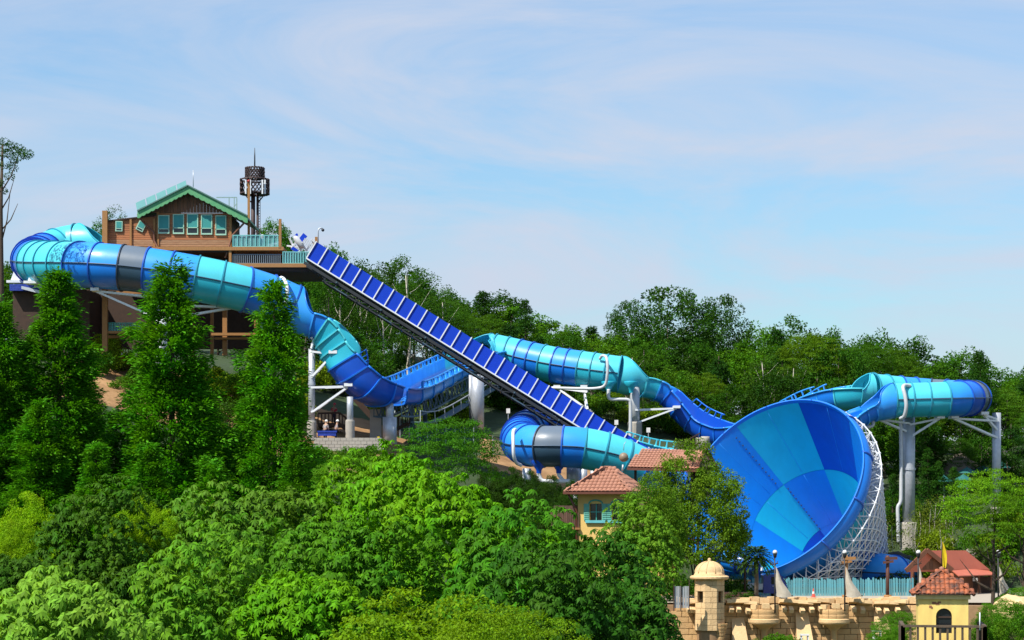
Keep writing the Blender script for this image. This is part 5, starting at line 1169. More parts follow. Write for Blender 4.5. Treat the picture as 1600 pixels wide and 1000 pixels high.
wallpoly(q, fr0 + ey * 0.301, fr0 + ey * sw0, zb, zt, 0.3, -ex); wallpoly(q, fr0 + ey * sw1, br, zb, zt, 0.3, -ex); wallpoly(q, fr0 + ey * sw0, fr0 + ey * sw1, zb, wz0, 0.3, -ex); wallpoly(q, fr0 + ey * sw0, fr0 + ey * sw1, wzs + 0.35, zt, 0.3, -ex)
wallpoly(q, br, bl, zb, zt, 0.3, -ey); wallpoly(q, bl, fl + ey * 0.301, zb, zt, 0.3, ex); q.build('wall', M_yel2, rT2)
a = fl + ex * w0 + ey * 0.2; b = fl + ex * w1 + ey * 0.2
q = MB(); wallpoly(q, a, b, wz0, wzs + rw, 0.05, ey); wn3 = q.build('window', M_glass, rT2); q = MB(); md = (a + b) / 2
q.bar(Vector((a.x, a.y, wzs - 0.06)) - ey * .04, Vector((b.x, b.y, wzs - 0.06)) - ey * .04, 0.05, 0.09); q.tube([a + ex * (rw - (rw - .03) * math.cos(PI * i / 10)) - ey * .05 + Vector((0, 0, wzs + (rw - .03) * math.sin(PI * i / 10))) for i in range(11)], 0.035, 5)
for c in (a, b): q.bar(Vector((c.x, c.y, wz0)) - ey * .04, Vector((c.x, c.y, wzs)) - ey * .04, 0.07)
q.build('frame', M_dwood, wn3)
q = MB(); wallpoly(q, fr0 + ey * sw0 - ex * .2, fr0 + ey * sw1 - ex * .2, wz0, wzs + .35, 0.05, -ex); q.build('side_window', M_glass, rT2)
q = MB(); wallpoly(q, fl - ex * .12 - ey * .12, fr0 + ex * .12 - ey * .12, zt - 0.02, zt + 0.22, 0.2, ey); wallpoly(q, fr0 + ex * .12 + ey * .081, br + ex * .12, zt - 0.02, zt + 0.22, 0.2, -ex); q.build('cornice', mat('pale_cornice', (0.72, 0.56, 0.24), 0.8), rT2)
for x_, z_, w_, h_ in ((0.78, P(0, 940.5, 115).z, .22, .13), (0.98, P(0, 942, 115).z, .2, .12), (1.1, P(0, 940, 115).z, .18, .1), (0.62, P(0, 946.5, 115).z, .14, .12), (0.72, P(0, 948.5, 115).z, .1, .1)):
    q = MB(); wallpoly(q, fl + ex * x_ - ey * .02, fl + ex * (x_ + w_) - ey * .02, z_ - h_, z_, 0.03, ey); q.build('exposed_brick', mat('old_brick', (0.30, 0.12, 0.06), 0.85), rT2)
ov = 0.32; ca = [Vector((c.x, c.y, zt + 0.24)) for c in (fl - ex * ov - ey * ov, fr0 + ex * ov - ey * ov, br + ex * ov + ey * ov, bl - ex * ov + ey * ov)]; ctr = (ca[0] + ca[1] + ca[2] + ca[3]) / 4
ap = ctr + Vector((0, 0, P(0, 892, 116).z - zt - 0.2)); hip_roof(rT2, ca, [ap - ex * .01, ap + ex * .01], M_tile2)
MB().lathe(ap, [(0.2, -0.1), (0.14, 0.05), (0.16, 0.12), (0.03, 0.2)], 10).build('finial', M_tile, rT2)
t = thing('yellow_flag', 'furled narrow yellow flag on the tip of the yellow tower roof', 'flag', ap + Vector((0, 0, 0.2)))
MB().tube([ap + Vector((0, 0, 0.15)), ap + Vector((0, 0, 1.62))], 0.025, 6).build('staff', M_dark, t); n = 10; vs = []
for i in range(n + 1):
    f = i / n; wd = 0.24 * math.sin(PI * (0.08 + 0.72 * (1 - f))) + 0.02
    for j in range(5): g = j / 4; vs.append(ap + Vector((-0.03 + wd * g + 0.09 * (1 - f), -0.05 * math.sin(g * 6 + f * 3), 0.1 + 1.5 * f)))
q = MB(); fs = [(i * 5 + j, i * 5 + j + 1, i * 5 + j + 6, i * 5 + j + 5) for i in range(n) for j in range(4)]; q.add(vs, fs, True); q.add([v + Vector((0, .02, 0)) for v in vs], [tuple(reversed(f)) for f in fs], True); q.build('cloth', M_flag, t)
rBl = thing('tower_balcony', 'dark weathered timber balcony round the yellow tower', 'balcony', (fr0.x, fr0.y, P(0, 1015, 113).z)); bo = 0.85
bc = [fl - ex * bo - ey * bo, fr0 + ex * bo - ey * bo, br + ex * bo + ey * bo, bl - ex * bo + ey * bo]; zr = P(0, 980, 113.5).z; zf = zr - 1.1
M_oldw = mat('weathered_grey_wood', (0.12, 0.085, 0.055), 0.85, (0.05, 0.035, 0.024), 4, stretch=(3, 3, .7))
for a, b in ((bc[0], bc[1]), (bc[1], bc[2]), (bc[3], bc[0])):
    MB().bar(Vector((a.x, a.y, zr)), Vector((b.x, b.y, zr)), 0.2, 0.13).build('handrail', M_oldw, rBl); L = (b - a).length; n = 11
    for i in range(n + 1): p = a.lerp(b, i / n); MB().bar(Vector((p.x, p.y, zf)), Vector((p.x, p.y, zr)), 0.11 if i not in (0, n) else 0.2).build('baluster', M_oldw, rBl)
q = MB(); q.prism([Vector((c.x, c.y, zf - 0.15)) for c in bc], (0, 0, 0.14)); q.build('floor', M_oldw, rBl)
MB().tube([P(1531, 985, 114), P(1531, 957, 114)], 0.035, 6).build('vent_pipe', M_white, rT2)

# ------------------------------------------------------------------ right bank: umbrellas, rock, metal gate
for i, (px, py, D, r_) in enumerate(((1475, 748, 196, .95), (1511, 735, 200, 1.15), (1505, 746, 195, 1.0), (1536, 732, 201, 1.1), (1504, 757, 193, 0.8), (1566, 727, 202, 1.0))):
    lb = ['leftmost teal parasol on the rocky bank', 'teal parasol standing highest left of the far column', 'teal parasol below the topmost one, beside the rock', 'teal parasol just left of the far right column', 'small teal parasol lowest on the rocky bank', 'rightmost teal parasol, right of the far column'][i]
    c = P(px, py, D); g = ground_z(c.x, c.y); t = thing('parasol', lb, 'parasol', (c.x, c.y, g), 'teal parasols on the bank')
    MB().lathe(c, [(r_, -0.28), (r_ * .98, -0.24), (0.05, 0.3), (0.01, 0.42)], 8, False).build('canopy', mat('parasol_teal', (0.01, 0.13, 0.12), 0.7), t); MB().tube([(c.x, c.y, g - .2), c], 0.05, 6).build('pole', M_white, t)
def rock(px, py, D, sx, sz, label, seed, m=M_rock):
    c = P(px, py, D); bm = bmesh.new(); bmesh.ops.create_icosphere(bm, subdivisions=3, radius=1)
    for v in bm.verts: v.co *= 1 + 0.3 * mnoise.noise(v.co * 1.5 + Vector((seed, 0, 0))) + 0.12 * mnoise.noise(v.co * 4 + Vector((0, seed, 0))); v.co = Vector((v.co.x * sx, v.co.y * sx * .7, v.co.z * sz))
    me = bpy.data.meshes.new('boulder'); bm.to_mesh(me); bm.free(); me.materials.append(m); o = link('boulder', me, None, c); tag(o, label, 'rock', 'boulders on the bank'); return o
rock(1500, 748, 203, 2.2, 2.4, 'grey rock outcrop behind the teal parasols', 1); rock(1556, 722, 206, 1.5, 1.6, 'grey rock beside the far right column', 2)
rock(1402, 878, 176, 1.4, 0.8, 'dark netted spoil mound right of the funnel frame', 4, mat('dark_net', (0.03, 0.032, 0.03), 0.9)); rock(1518, 868, 176, 0.7, 0.6, 'grey boulder behind the hut roof', 5)
rock(1583, 955, 130, 1.4, 1.0, 'tan boulder among the bushes at the right edge', 6, M_stonel)
t = thing('metal_gate', 'grey sheet metal gate with spikes left of the sentry turret', 'gate', P(1065, 945, 147))
for i in range(6): MB().pbox(1054 + i * 4.0, 1057.4 + i * 4.0, 916, 950, 147, 0.06).build('sheet', mat('zinc_sheet', (0.36, 0.38, 0.40), 0.5, (0.28, 0.3, 0.32), 2), t)
for x in (1053, 1064, 1077): MB().pbox(x - .7, x + .7, 905, 955, 146.9, 0.1).build('post', M_dwood, t)
o = MB().pbox(1128, 1172, 926, 940, 152, 1.6).build('stone_trough', mat('brown_brick', (0.10, 0.045, 0.03), 0.85), None, P(1150, 940, 152)); tag(o, 'low dark brick planter behind the wall beside the turret', 'planter')

# ------------------------------------------------------------------ trees
NR = np.random.default_rng(11)
def unit(v): return v / np.maximum(1e-9, np.linalg.norm(v, axis=1, keepdims=True))
def kites(base, d, nrm, L, W, bend=0.25):
    """one pointed leaf per row: base point, direction, face normal; N x 4 corners"""
    d = unit(d); s = unit(np.cross(d, nrm)); n = np.cross(s, d)
    L = np.asarray(L).reshape(-1, 1); W = np.asarray(W).reshape(-1, 1)
    mid = base + d * L * 0.45
    v = np.stack([base, mid + s * W * 0.5, base + d * L - n * L * bend, mid - s * W * 0.5], 1)
    return v.reshape(-1, 3)
def kite_mesh(name, v, m):
    n = len(v) // 4; me = bpy.data.meshes.new(name)
    me.vertices.add(len(v)); me.vertices.foreach_set('co', v.astype(np.float32).ravel())
    me.loops.add(n * 4); me.loops.foreach_set('vertex_index', np.arange(n * 4, dtype=np.int32))
    me.polygons.add(n); me.polygons.foreach_set('loop_start', np.arange(0, n * 4, 4, dtype=np.int32)); me.polygons.foreach_set('loop_total', np.full(n, 4, dtype=np.int32))
    me.update(calc_edges=True); me.materials.append(m); return me
def rand_dirs(n): return unit(NR.normal(size=(n, 3)))
def tuft(c, r, n, L, W, up=0.5, flat=1.0):
    """n leaves in an ellipsoid about every centre c (k x 3); r per centre"""
    k = len(c); d = rand_dirs(k * n); rad = NR.uniform(0.35, 1, (k * n, 1)) ** 0.6
    r = np.repeat(np.broadcast_to(r, (k,)), n).reshape(-1, 1)
    off = d * rad * r; off[:, 2] *= flat
    base = np.repeat(c, n, 0) + off
    ld = unit(d + NR.normal(size=d.shape) * 0.6 + np.array([0, 0, -0.15])); nn = unit(d * 0.7 + np.array([0, 0, up]) + NR.normal(size=d.shape) * 0.35)
    l = L * NR.uniform(0.7, 1.25, k * n); return kites(base, ld, nn, l, l * W / L)

def limb_mesh(name, m, H, r0, limbs, n=7, wob=0.12):
    mb = MB(); pts = []; rg = random.Random(hash(name) % 1000)
    x = y = 0.0
    for i in range(8):
        f = i / 7; pts.append(Vector((x, y, H * f - 0.4))); x += rg.uniform(-wob, wob); y += rg.uniform(-wob, wob)
    mb.tube(pts, [r0 * (1 - 0.8 * i / 7) for i in range(8)], n)
    for (f, tip) in limbs:
        i = min(6, int(f * 7)); a = pts[i].lerp(pts[i + 1], f * 7 - i); tip = Vector(tip); md = a.lerp(tip, 0.5) + Vector((rg.uniform(-.2, .2), rg.uniform(-.2, .2), -0.12 * (tip - a).length))
        rr = r0 * (1 - 0.8 * f) * 0.6; mb.tube([a, md, tip], [rr, rr * 0.6, rr * 0.15], 5)
    me = mb.mesh(name); me.materials.append(m); return me

def lobes(n, R, zc, zr, seed, low=-0.35, nb=9, am=0.2):
    """uneven crown envelope: points on a lumpy ellipsoid with their outward normals"""
    rg = np.random.default_rng(seed); d = unit(rg.normal(size=(n * 3, 3))); d = d[d[:, 2] > low][:n]
    bd = unit(rg.normal(size=(nb, 3))); amp = rg.uniform(-0.8 * am, am, nb)
    k = 1 + (np.clip(d @ bd.T, 0, 1) ** 4 @ amp)
    fr = np.where(rg.random(len(d)) < 0.72, rg.uniform(0.84, 1.06, len(d)), rg.uniform(0.45, 0.86, len(d)))
    p = d * (k * fr)[:, None] * np.array([R, R, zr]) + np.array([0, 0, zc]); return p, d

def proto_chestnut(seed, R=4.2, H=10.5, pads=360, leaves=6, L=0.29):
    p, d = lobes(pads, R, H * 0.60, H * 0.40, seed, -0.35, 22, 0.42); k = len(p)
    nrm = unit(d * 0.8 + np.array([0, 0, 1.0])); n = leaves
    q = np.repeat(p, n, 0); nn = np.repeat(nrm, n, 0)
    t1 = unit(np.cross(nn, rand_dirs(k * n))); rr = np.sqrt(NR.uniform(0.0, 0.32, (k * n, 1)))
    q = q + t1 * rr - nn * (rr ** 2) * 0.55 + NR.normal(size=q.shape) * 0.05
    ax = unit(nn + t1 * rr * 0.9 + NR.normal(size=q.shape) * 0.12)
    m = 7; a = np.tile(np.arange(m) * 2 * PI / m, k * n) + np.repeat(NR.uniform(0, 6.28, k * n), m)
    ax6 = np.repeat(ax, m, 0); q6 = np.repeat(q, m, 0); e1 = unit(np.cross(ax6, np.array([[0.3, 0.2, 0.93]]) + NR.normal(size=ax6.shape) * 0.01)); e2 = np.cross(ax6, e1)
    rad = e1 * np.cos(a)[:, None] + e2 * np.sin(a)[:, None]
    ld = rad + ax6 * NR.uniform(-0.62, -0.12, (len(a), 1)); l = L * NR.uniform(0.75, 1.2, len(a))
    return kite_mesh('chestnut_crown', kites(q6, ld, ax6, l, l * 0.42, 0.24), L_chest)

def limbs_for(H, R, n, seed, z0=0.3, z1=0.9, up=0.5):
    rg = random.Random(seed); return [(f, (R * 0.75 * math.cos(a), R * 0.75 * math.sin(a), min(H * 0.95, H * f + R * up))) for f, a in ((z0 + (z1 - z0) * i / n, i * 2.4 + rg.random()) for i in range(n))]

def proto_redwood(seed, H=20.0, R=4.0, tufts=1300):
    rg = np.random.default_rng(seed); f = 1 - rg.uniform(0, 1, tufts) ** 0.68; z = 0.8 + f * (H - 0.9)
    prof = R * (1 - f) ** 0.6 * (0.9 + 0.16 * np.sin(f * 23 + seed)) + 0.12
    a = rg.uniform(0, 2 * PI, tufts); cell = rg.uniform(0.62, 1.22, (26, 7))[np.minimum(25, (f * 26).astype(int)), (a / (2 * PI) * 6.999).astype(int)]
    rr = prof * cell * np.sqrt(rg.uniform(0.12, 1, tufts)); c = np.stack([rr * np.cos(a), rr * np.sin(a), z - rr * 0.10], 1)
    # sprays droop outwards along each branch
    n = 52; r = 0.36 + 0.30 * (1 - f); k = tufts
    d = rand_dirs(k * n); out = np.repeat(np.stack([np.cos(a), np.sin(a), np.full(tufts, 0.25)], 1), n, 0); rad = NR.uniform(0.2, 1, (k * n, 1))
    off = d * rad * np.repeat(r, n)[:, None] * np.array([0.85, 0.85, 0.8]) + out * NR.normal(0, 0.22, (k * n, 1)); base = np.repeat(c, n, 0) + off
    ld = unit(out + d * 0.8); nn = unit(d * 0.6 + np.array([0, 0, 0.6])); l = 0.27 * NR.uniform(0.6, 1.3, k * n)
    return kite_mesh('redwood_crown', kites(base, ld, nn, l, l * 0.42), L_need)

def proto_layered(seed, R=4.2, H=8.0, pads=260, n=70, L=0.15):
    p, d = lobes(pads, R, H * 0.58, H * 0.40, seed, -0.45); k = len(p)
    a = NR.uniform(0, 2 * PI, k * n); rr = np.sqrt(NR.random(k * n)) * np.repeat(NR.uniform(0.45, 0.85, k), n)
    off = np.stack([rr * np.cos(a), rr * np.sin(a), NR.normal(0, 0.06, k * n) - rr * rr * 0.25], 1); base = np.repeat(p, n, 0) + off
    ld = unit(np.stack([np.cos(a), np.sin(a), NR.normal(-0.1, 0.35, k * n)], 1) + NR.normal(size=(k * n, 3)) * 0.4); nn = unit(np.array([0, 0, 1.0]) + NR.normal(size=(k * n, 3)) * 0.4 + np.repeat(d, n, 0) * 0.3); l = L * NR.uniform(0.7, 1.3, k * n)
    return kite_mesh('layered_crown', kites(base, ld, nn, l, l * 0.6), L_broad)

def proto_round(seed, R=3.4, H=11.0, zc=0.62, zr=0.40, tufts=95, n=80, L=0.27, r=0.8, low=-0.6, m=None):
    p, d = lobes(tufts, R, H * zc, H * zr, seed, low); rg = np.random.default_rng(seed + 50)
    return kite_mesh('leafy_crown', tuft(p, r * rg.uniform(0.6, 1.25, len(p)), n, L, L * 0.62, 0.5, 0.72), m or L_broad)

def proto_pine(seed, H=13.0, R=2.7, tufts=120, n=62, L=0.30, e=0.8):
    rg = np.random.default_rng(seed); f = rg.uniform(0, 1, tufts); z = H * (0.14 + 0.86 * f); prof = R * (1 - f) ** e * (0.75 + 0.4 * rg.random(tufts)) + 0.15
    a = rg.uniform(0, 2 * PI, tufts); rr = prof * np.sqrt(rg.uniform(0.15, 1, tufts)); c = np.stack([rr * np.cos(a), rr * np.sin(a), z], 1)
    return kite_mesh('conifer_crown', tuft(c, 0.45 + 0.35 * (1 - f), n, L, L * 0.3, 0.4, 0.5), L_need)

def proto_sparse(seed, H=12.0, R=2.6, tufts=80, n=45, L=0.17):
    p, d = lobes(tufts, R, H * 0.66, H * 0.34, seed, -0.9); return kite_mesh('airy_crown', tuft(p, 0.62, n, L, L * 0.6, 0.3, 0.85), L_broad)

CH = [proto_chestnut(s, 4.2, 10.5, 900, 7, 0.22) for s in (1, 2)]; CS = [proto_chestnut(s, 2.5, 7.5, 350, 7, 0.215) for s in (3, 13, 17)]; CST = limb_mesh('small_chestnut_trunk', M_bark, 5.6, 0.2, limbs_for(5.2, 2.2, 8, 31, 0.35, 0.85)); CHT = limb_mesh('chestnut_trunk', M_bark, 9.0, 0.26, limbs_for(9, 4, 9, 3))
RW = [proto_redwood(s) for s in (4, 9)]; RWT = limb_mesh('redwood_trunk', M_bark, 19.0, 0.30, [(0.15 + 0.05 * i, (2.4 * (1 - .05 * i) * math.cos(i * 2.4), 2.4 * (1 - .05 * i) * math.sin(i * 2.4), 19 * (0.15 + 0.05 * i) - 0.1)) for i in range(15)], wob=0.03)
LY = [proto_layered(s) for s in (5, 6)]; LYT = limb_mesh('layered_trunk', M_bark, 7.0, 0.22, limbs_for(7, 4, 9, 5, 0.12, 0.8, 0.35))
RD = [proto_round(s) for s in (21, 22, 23, 24)]; RDT = limb_mesh('broadleaf_trunk', M_greyb, 10.0, 0.2, limbs_for(10, 3.2, 7, 6))
PN = [proto_pine(31), proto_pine(32, 12.0, 3.1, 110, 62, 0.3, 0.55)]; PNT = limb_mesh('conifer_trunk', M_bark, 12.6, 0.2, [(0.2 + 0.06 * i, (2.0 * (1 - .06 * i) * math.cos(i * 2.4), 2.0 * (1 - .06 * i) * math.sin(i * 2.4), 12.6 * (0.2 + 0.06 * i) + .2)) for i in range(11)], wob=0.05)
BI = [proto_sparse(41, 12.5, 2.7, 95, 55), proto_sparse(42, 12.5, 2.4, 70, 50)]
BIT = limb_mesh('birch_trunk', M_birch, 11.8, 0.17, limbs_for(12, 2.5, 11, 8, 0.22, 0.92, 0.85), wob=0.16)
AI = [proto_sparse(51, 13, 3.4, 150, 60, 0.26)]
DN_ = [proto_round(61, 4.0, 10.0, 0.56, 0.44, 320, 140, 0.18, 0.66, -0.6)]; DNT = limb_mesh('multi_trunk', M_bark, 8.5, 0.22, [(0.05, (1.2, 0.2, 6)), (0.08, (-1.3, 0.1, 6)), (0.12, (0.4, 1.2, 6.5))] + limbs_for(8.5, 3.5, 8, 9))
SH = [proto_round(71, 1.3, 2.0, 0.45, 0.5, 34, 70, 0.16, 0.42, -0.6), proto_round(72, 1.3, 2.0, 0.45, 0.5, 34, 70, 0.22, 0.42, -0.6)]
SHT = limb_mesh('shrub_stem', M_bark, 1.6, 0.05, limbs_for(1.5, 1.0, 5, 4, 0.1, 0.8))
SP = [proto_sparse(81, 5.5, 0.9, 26, 22, 0.13)]; SPT = limb_mesh('sapling_stem', M_birch, 5.2, 0.055, limbs_for(5.2, 0.8, 6, 12, 0.3, 0.9, 0.9), wob=0.08)

NAMES = {'CH': ('chestnut_tree', CH, CHT, 8.8, 10.5), 'CS': ('chestnut_tree', CS, CST, 5.3, 7.5), 'RW': ('redwood_tree', RW, RWT, 7.4, 20.0), 'LY': ('spreading_tree', LY, LYT, 9.4, 8.2), 'RD': ('broadleaf_tree', RD, RDT, 7.8, 11.6), 'PN': ('conifer_tree', PN, PNT, 5.4, 13.2),
         'BI': ('birch_tree', BI, BIT, 6.0, 13.0), 'AI': ('airy_tree', AI, RDT, 7.5, 13.2), 'DN': ('dense_tree', DN_, DNT, 8.8, 10.4), 'SH': ('shrub', SH, SHT, 3.2, 2.3), 'SP': ('sapling', SP, SPT, 2.4, 5.8)}
GREEN = {'CH': (0.060, 0.205, 0.018), 'CS': (0.06, 0.205, 0.018), 'RW': (0.046, 0.225, 0.012), 'LY': (0.075, 0.25, 0.012), 'RD': (0.035, 0.155, 0.012), 'PN': (0.016, 0.075, 0.014), 'BI': (0.040, 0.125, 0.016), 'AI': (0.022, 0.085, 0.018), 'DN': (0.085, 0.20, 0.020), 'SH': (0.06, 0.19, 0.015), 'SP': (0.10, 0.17, 0.03)}
def plant(kind, x, y, top_z, width, label, group=None, col=None, v=None, ground=None, cat='tree', kz=None):
    """a whole tree: foot on the ground, crown top at top_z, crown about `width` metres wide"""
    nm, crowns, tm, w0, h0 = NAMES[kind]; g = ground_z(x, y) - 0.15 if ground is None else ground; h = max(1.2, top_z - g)
    t = thing(nm, label, cat, (x, y, g), group); t.rotation_euler.z = RNG.uniform(0, 6.28); s = width / w0; k = kz or min(1.25, max(0.85, h / (h0 * s)))
    cr = link('crown', crowns[RNG.randrange(len(crowns)) if v is None else v], t, (0, 0, h - s * k * h0)); cr.scale = (s, s, s * k); tr_ = link('trunk', tm, t); tr_.scale = (s, s, h / h0 * (0.93 if kind in ('CS', 'CH') else 1)); c = col or GREEN[kind]; j = RNG.uniform(0.88, 1.12); cr.color = (c[0] * j, c[1] * j, c[2] * j, 1); return t
def plantp(kind, px, ytop, D, wpx, label, group=None, **kw):
    p = P(px, ytop, D); return plant(kind, p.x, p.y, p.z, wpx / F * D, label, group, **kw)

# -- near trees
gN = 'chestnut trees in front'
PALE, DARKC, YG, FRESH = (0.115, 0.30, 0.05), (0.036, 0.125, 0.010), (0.16, 0.36, 0.010), (0.075, 0.26, 0.006)
for a in (('CH', 95, 905, 52, 300, 'palest chestnut tree in the lower left corner', PALE, 0), ('CH', 300, 872, 60, 270, 'pale green chestnut tree near the lower edge, right of the palest one', (0.075, 0.23, 0.02), 1), ('CH', 478, 872, 58, 250, 'fresh green chestnut tree at the lower edge left of the golden green tree', FRESH, 2),
          ('CH', 135, 785, 80, 200, 'dark chestnut tree left of the yellow-green saplings', DARKC, 1), ('CH', 245, 855, 70, 220, 'dark chestnut tree in the hollow behind the pale ones', DARKC, 2), ('CH', 385, 768, 84, 240, 'chestnut tree dusted with pale blossom below the third redwood', (0.075, 0.215, 0.03), 0),
          ('CH', 575, 735, 86, 230, 'bright chestnut tree left of the largest one', FRESH, 1), ('CH', 705, 716, 76, 400, 'largest chestnut tree in the middle front', FRESH, 2), ('CH', 560, 815, 66, 240, 'mid green chestnut tree below the bright one', (0.05, 0.20, 0.012), 0), ('CH', 800, 818, 64, 250, 'broad chestnut tree right below the largest one', (0.04, 0.175, 0.012), 1),
          ('CH', 925, 846, 68, 250, 'dark chestnut tree below the yellow house', (0.028, 0.125, 0.014), 0), ('CH', 968, 888, 60, 215, 'dark chestnut tree at the lower edge left of the sentry turret', (0.026, 0.12, 0.014), 2), ('CH', 20, 850, 72, 180, 'shaded chestnut tree at the left edge', DARKC, 2), ('CH', 1008, 796, 104, 112, 'light chestnut tree half hiding the yellow house', (0.09, 0.25, 0.025), 1), ('CH', 420, 850, 68, 220, 'mid green chestnut tree under the blossomed one', (0.05, 0.19, 0.014), 1), ('CH', 880, 880, 54, 240, 'dark chestnut tree right of the golden green tree', (0.03, 0.13, 0.014), 1)):
    k, px, yt, D, w, lb, c, v = a; k = 'CH' if w / F * D > 6.6 else 'CS'; c = (c[0] * 0.92, c[1] * 0.92, c[2] * 0.9); plantp(k, px, yt, D, w, lb, gN, col=c, v=v % (2 if k == 'CH' else 3))
plantp('LY', 660, 898, 50, 420, 'golden green fine-leaved tree at the lower edge in the middle', col=(0.105, 0.24, 0.008), v=0)
plantp('LY', 790, 930, 47, 260, 'golden green fine-leaved bushy tree right of the first at the lower edge', col=(0.095, 0.22, 0.008), v=1)
for i, (px, yt, w) in enumerate(((45, 792, 110), (212, 790, 95), (250, 812, 80), (20, 830, 90))): plantp('DN', px, yt, 84 - i, w, ['yellow-green bushy tree by the left edge', 'yellow-green bushy tree between the dark chestnuts', 'smaller yellow-green bushy tree right of its twin', 'low yellow-green bushy tree at the very left'][i], 'yellow-green bushy trees', col=YG)
for a in (('RW', 92, 420, 130, 215, 'tall redwood in front of the left tube bend', 0), ('RW', 268, 402, 131, 222, 'tall redwood hiding the white column under the upper tube', 1), ('RW', 428, 436, 132, 180, 'tall redwood in front of the right end of the upper tube', 0), ('RW', -8, 452, 128, 180, 'redwood cut by the left picture edge', 1)):
    k, px, yt, D, w, lb, v = a; plantp(k, px, yt, D, w, lb, 'redwoods in front of the slide', v=v)
for i, (px, yt, w, D) in enumerate(((182, 640, 150, 136), (350, 655, 150, 138), (22, 530, 170, 137), (492, 692, 90, 139), (130, 575, 150, 140), (318, 600, 130, 137), (388, 620, 130, 140), (60, 620, 160, 126), (232, 690, 150, 124), (460, 690, 110, 126), (150, 690, 150, 122), (330, 710, 160, 121))):
    plantp('RW', px, yt, D, w, ['shorter redwood between the first two tall ones', 'shorter redwood between the second and third tall ones', 'shorter redwood by the left edge', 'shortest redwood right of the third tall one', 'shorter redwood right behind the first tall one', 'shorter redwood just right of the second tall one', 'shorter redwood just left of the third tall one', 'low redwood in front of the first tall one', 'low redwood in front of the second tall one',
                          'low redwood in front of the third tall one', 'low redwood above the dark chestnut', 'low redwood above the blossomed chestnut'][i], 'shorter redwoods', v=i % 2)
plantp('LY', 705, 642, 118, 175, 'dark spreading tree in front of the conveyor crossing', col=(0.035, 0.16, 0.012), v=1)
plantp('LY', 620, 700, 112, 150, 'fresh green spreading tree below the stepped column', col=(0.07, 0.24, 0.012), v=0)
plantp('LY', 540, 705, 114, 110, 'small fresh green spreading tree below the terrace wall', col=(0.06, 0.21, 0.014), v=1)
plantp('DN', 1090, 718, 154.8, 165, 'dense domed tree between the yellow house and the funnel', v=0, ground=0)
plantp('DN', 1018, 760, 118, 110, 'dense tree at the right corner of the yellow house', col=(0.07, 0.19, 0.02))
plantp('LY', 1552, 724, 142, 160, 'bright layered tree at the right edge behind the hut', col=(0.085, 0.25, 0.012), v=0, ground=0)
plantp('LY', 1600, 760, 140, 130, 'layered tree cut by the right picture edge', col=(0.075, 0.22, 0.012), v=1, ground=0)
for i, (px, yt, w, D, k, lb) in enumerate(((1405, 950, 85, 128, 'LY', 'small layered tree left of the yellow tower'), (1385, 968, 70, 124, 'LY', 'low layered bush in front of the castle wall'), (1568, 930, 90, 125, 'LY', 'leafy tree just right of the yellow tower'), (1595, 912, 100, 132, 'LY', 'leafy tree behind the tan boulder'), (1590, 965, 110, 118, 'DN', 'dense bush in the lower right corner'), (1545, 960, 70, 121, 'DN', 'dense bush beside the tower balcony'))):
    plantp(k, px, yt, D, w, lb, 'trees beside the yellow tower', col=(0.06, 0.20, 0.015))
for i, (px, yt, w, D) in enumerate(((1212, 985, 50, 138), (1235, 988, 45, 139), (1395, 980, 50, 140), (1190, 990, 40, 140))): plantp('SH', px, yt, D, w, ORD[i] + ' clipped bush from the turret along the foot of the castle wall' if i < 2 else ['bush at the wall foot left of the yellow tower', 'lowest bush at the wall foot near the turret'][i - 2], 'bushes at the wall foot', ground=P(0, yt, D).z - 1.6, cat='shrub')

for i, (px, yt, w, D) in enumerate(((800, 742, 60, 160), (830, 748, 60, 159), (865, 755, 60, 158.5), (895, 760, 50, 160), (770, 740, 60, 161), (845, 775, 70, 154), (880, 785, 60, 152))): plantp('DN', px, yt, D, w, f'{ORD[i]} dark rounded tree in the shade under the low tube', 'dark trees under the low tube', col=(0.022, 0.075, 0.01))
# -- left edge: tall bare-stemmed pine
t = thing('tall_pine', 'tall bare-stemmed pine at the far left edge', 'tree', P(2, 640, 168)); q = MB(); b = P(2, 640, 168)
q.tube([P(0, 640, 168), P(2, 450, 168), P(1, 330, 168), P(4, 225, 168)], [0.26, 0.22, 0.18, 0.08], 8)
for a_, b_ in (((2, 360), (28, 318)), ((1, 330), (22, 280)), ((2, 300), (30, 240)), ((2, 260), (-20, 225)), ((2, 380), (16, 300))): q.tube([P(*a_, 168), P((a_[0] + b_[0]) / 2 + 2, (a_[1] + b_[1]) / 2 + 4, 168), P(*b_, 168)], [0.07, 0.05, 0.02], 5)
q.build('trunk', M_bark, t)
cs = [(6, 222), (18, 226), (30, 232), (40, 243), (26, 245), (12, 240), (4, 238), (20, 262), (8, 258), (-8, 230), (-10, 250), (34, 238), (14, 275), (22, 250), (-2, 285), (4, 298), (-12, 270), (44, 240), (10, 230), (24, 236)]
v = tuft(np.array([list(P(x, y, 168 + NR.uniform(-1.5, 1.5)) - P(2, 640, 168)) for x, y in cs]), 0.45, 110, 0.17, 0.09, 0.4, 0.7); o = link('crown', kite_mesh('pine_crown', v, L_need), t); o.color = (0.016, 0.08, 0.012, 1)

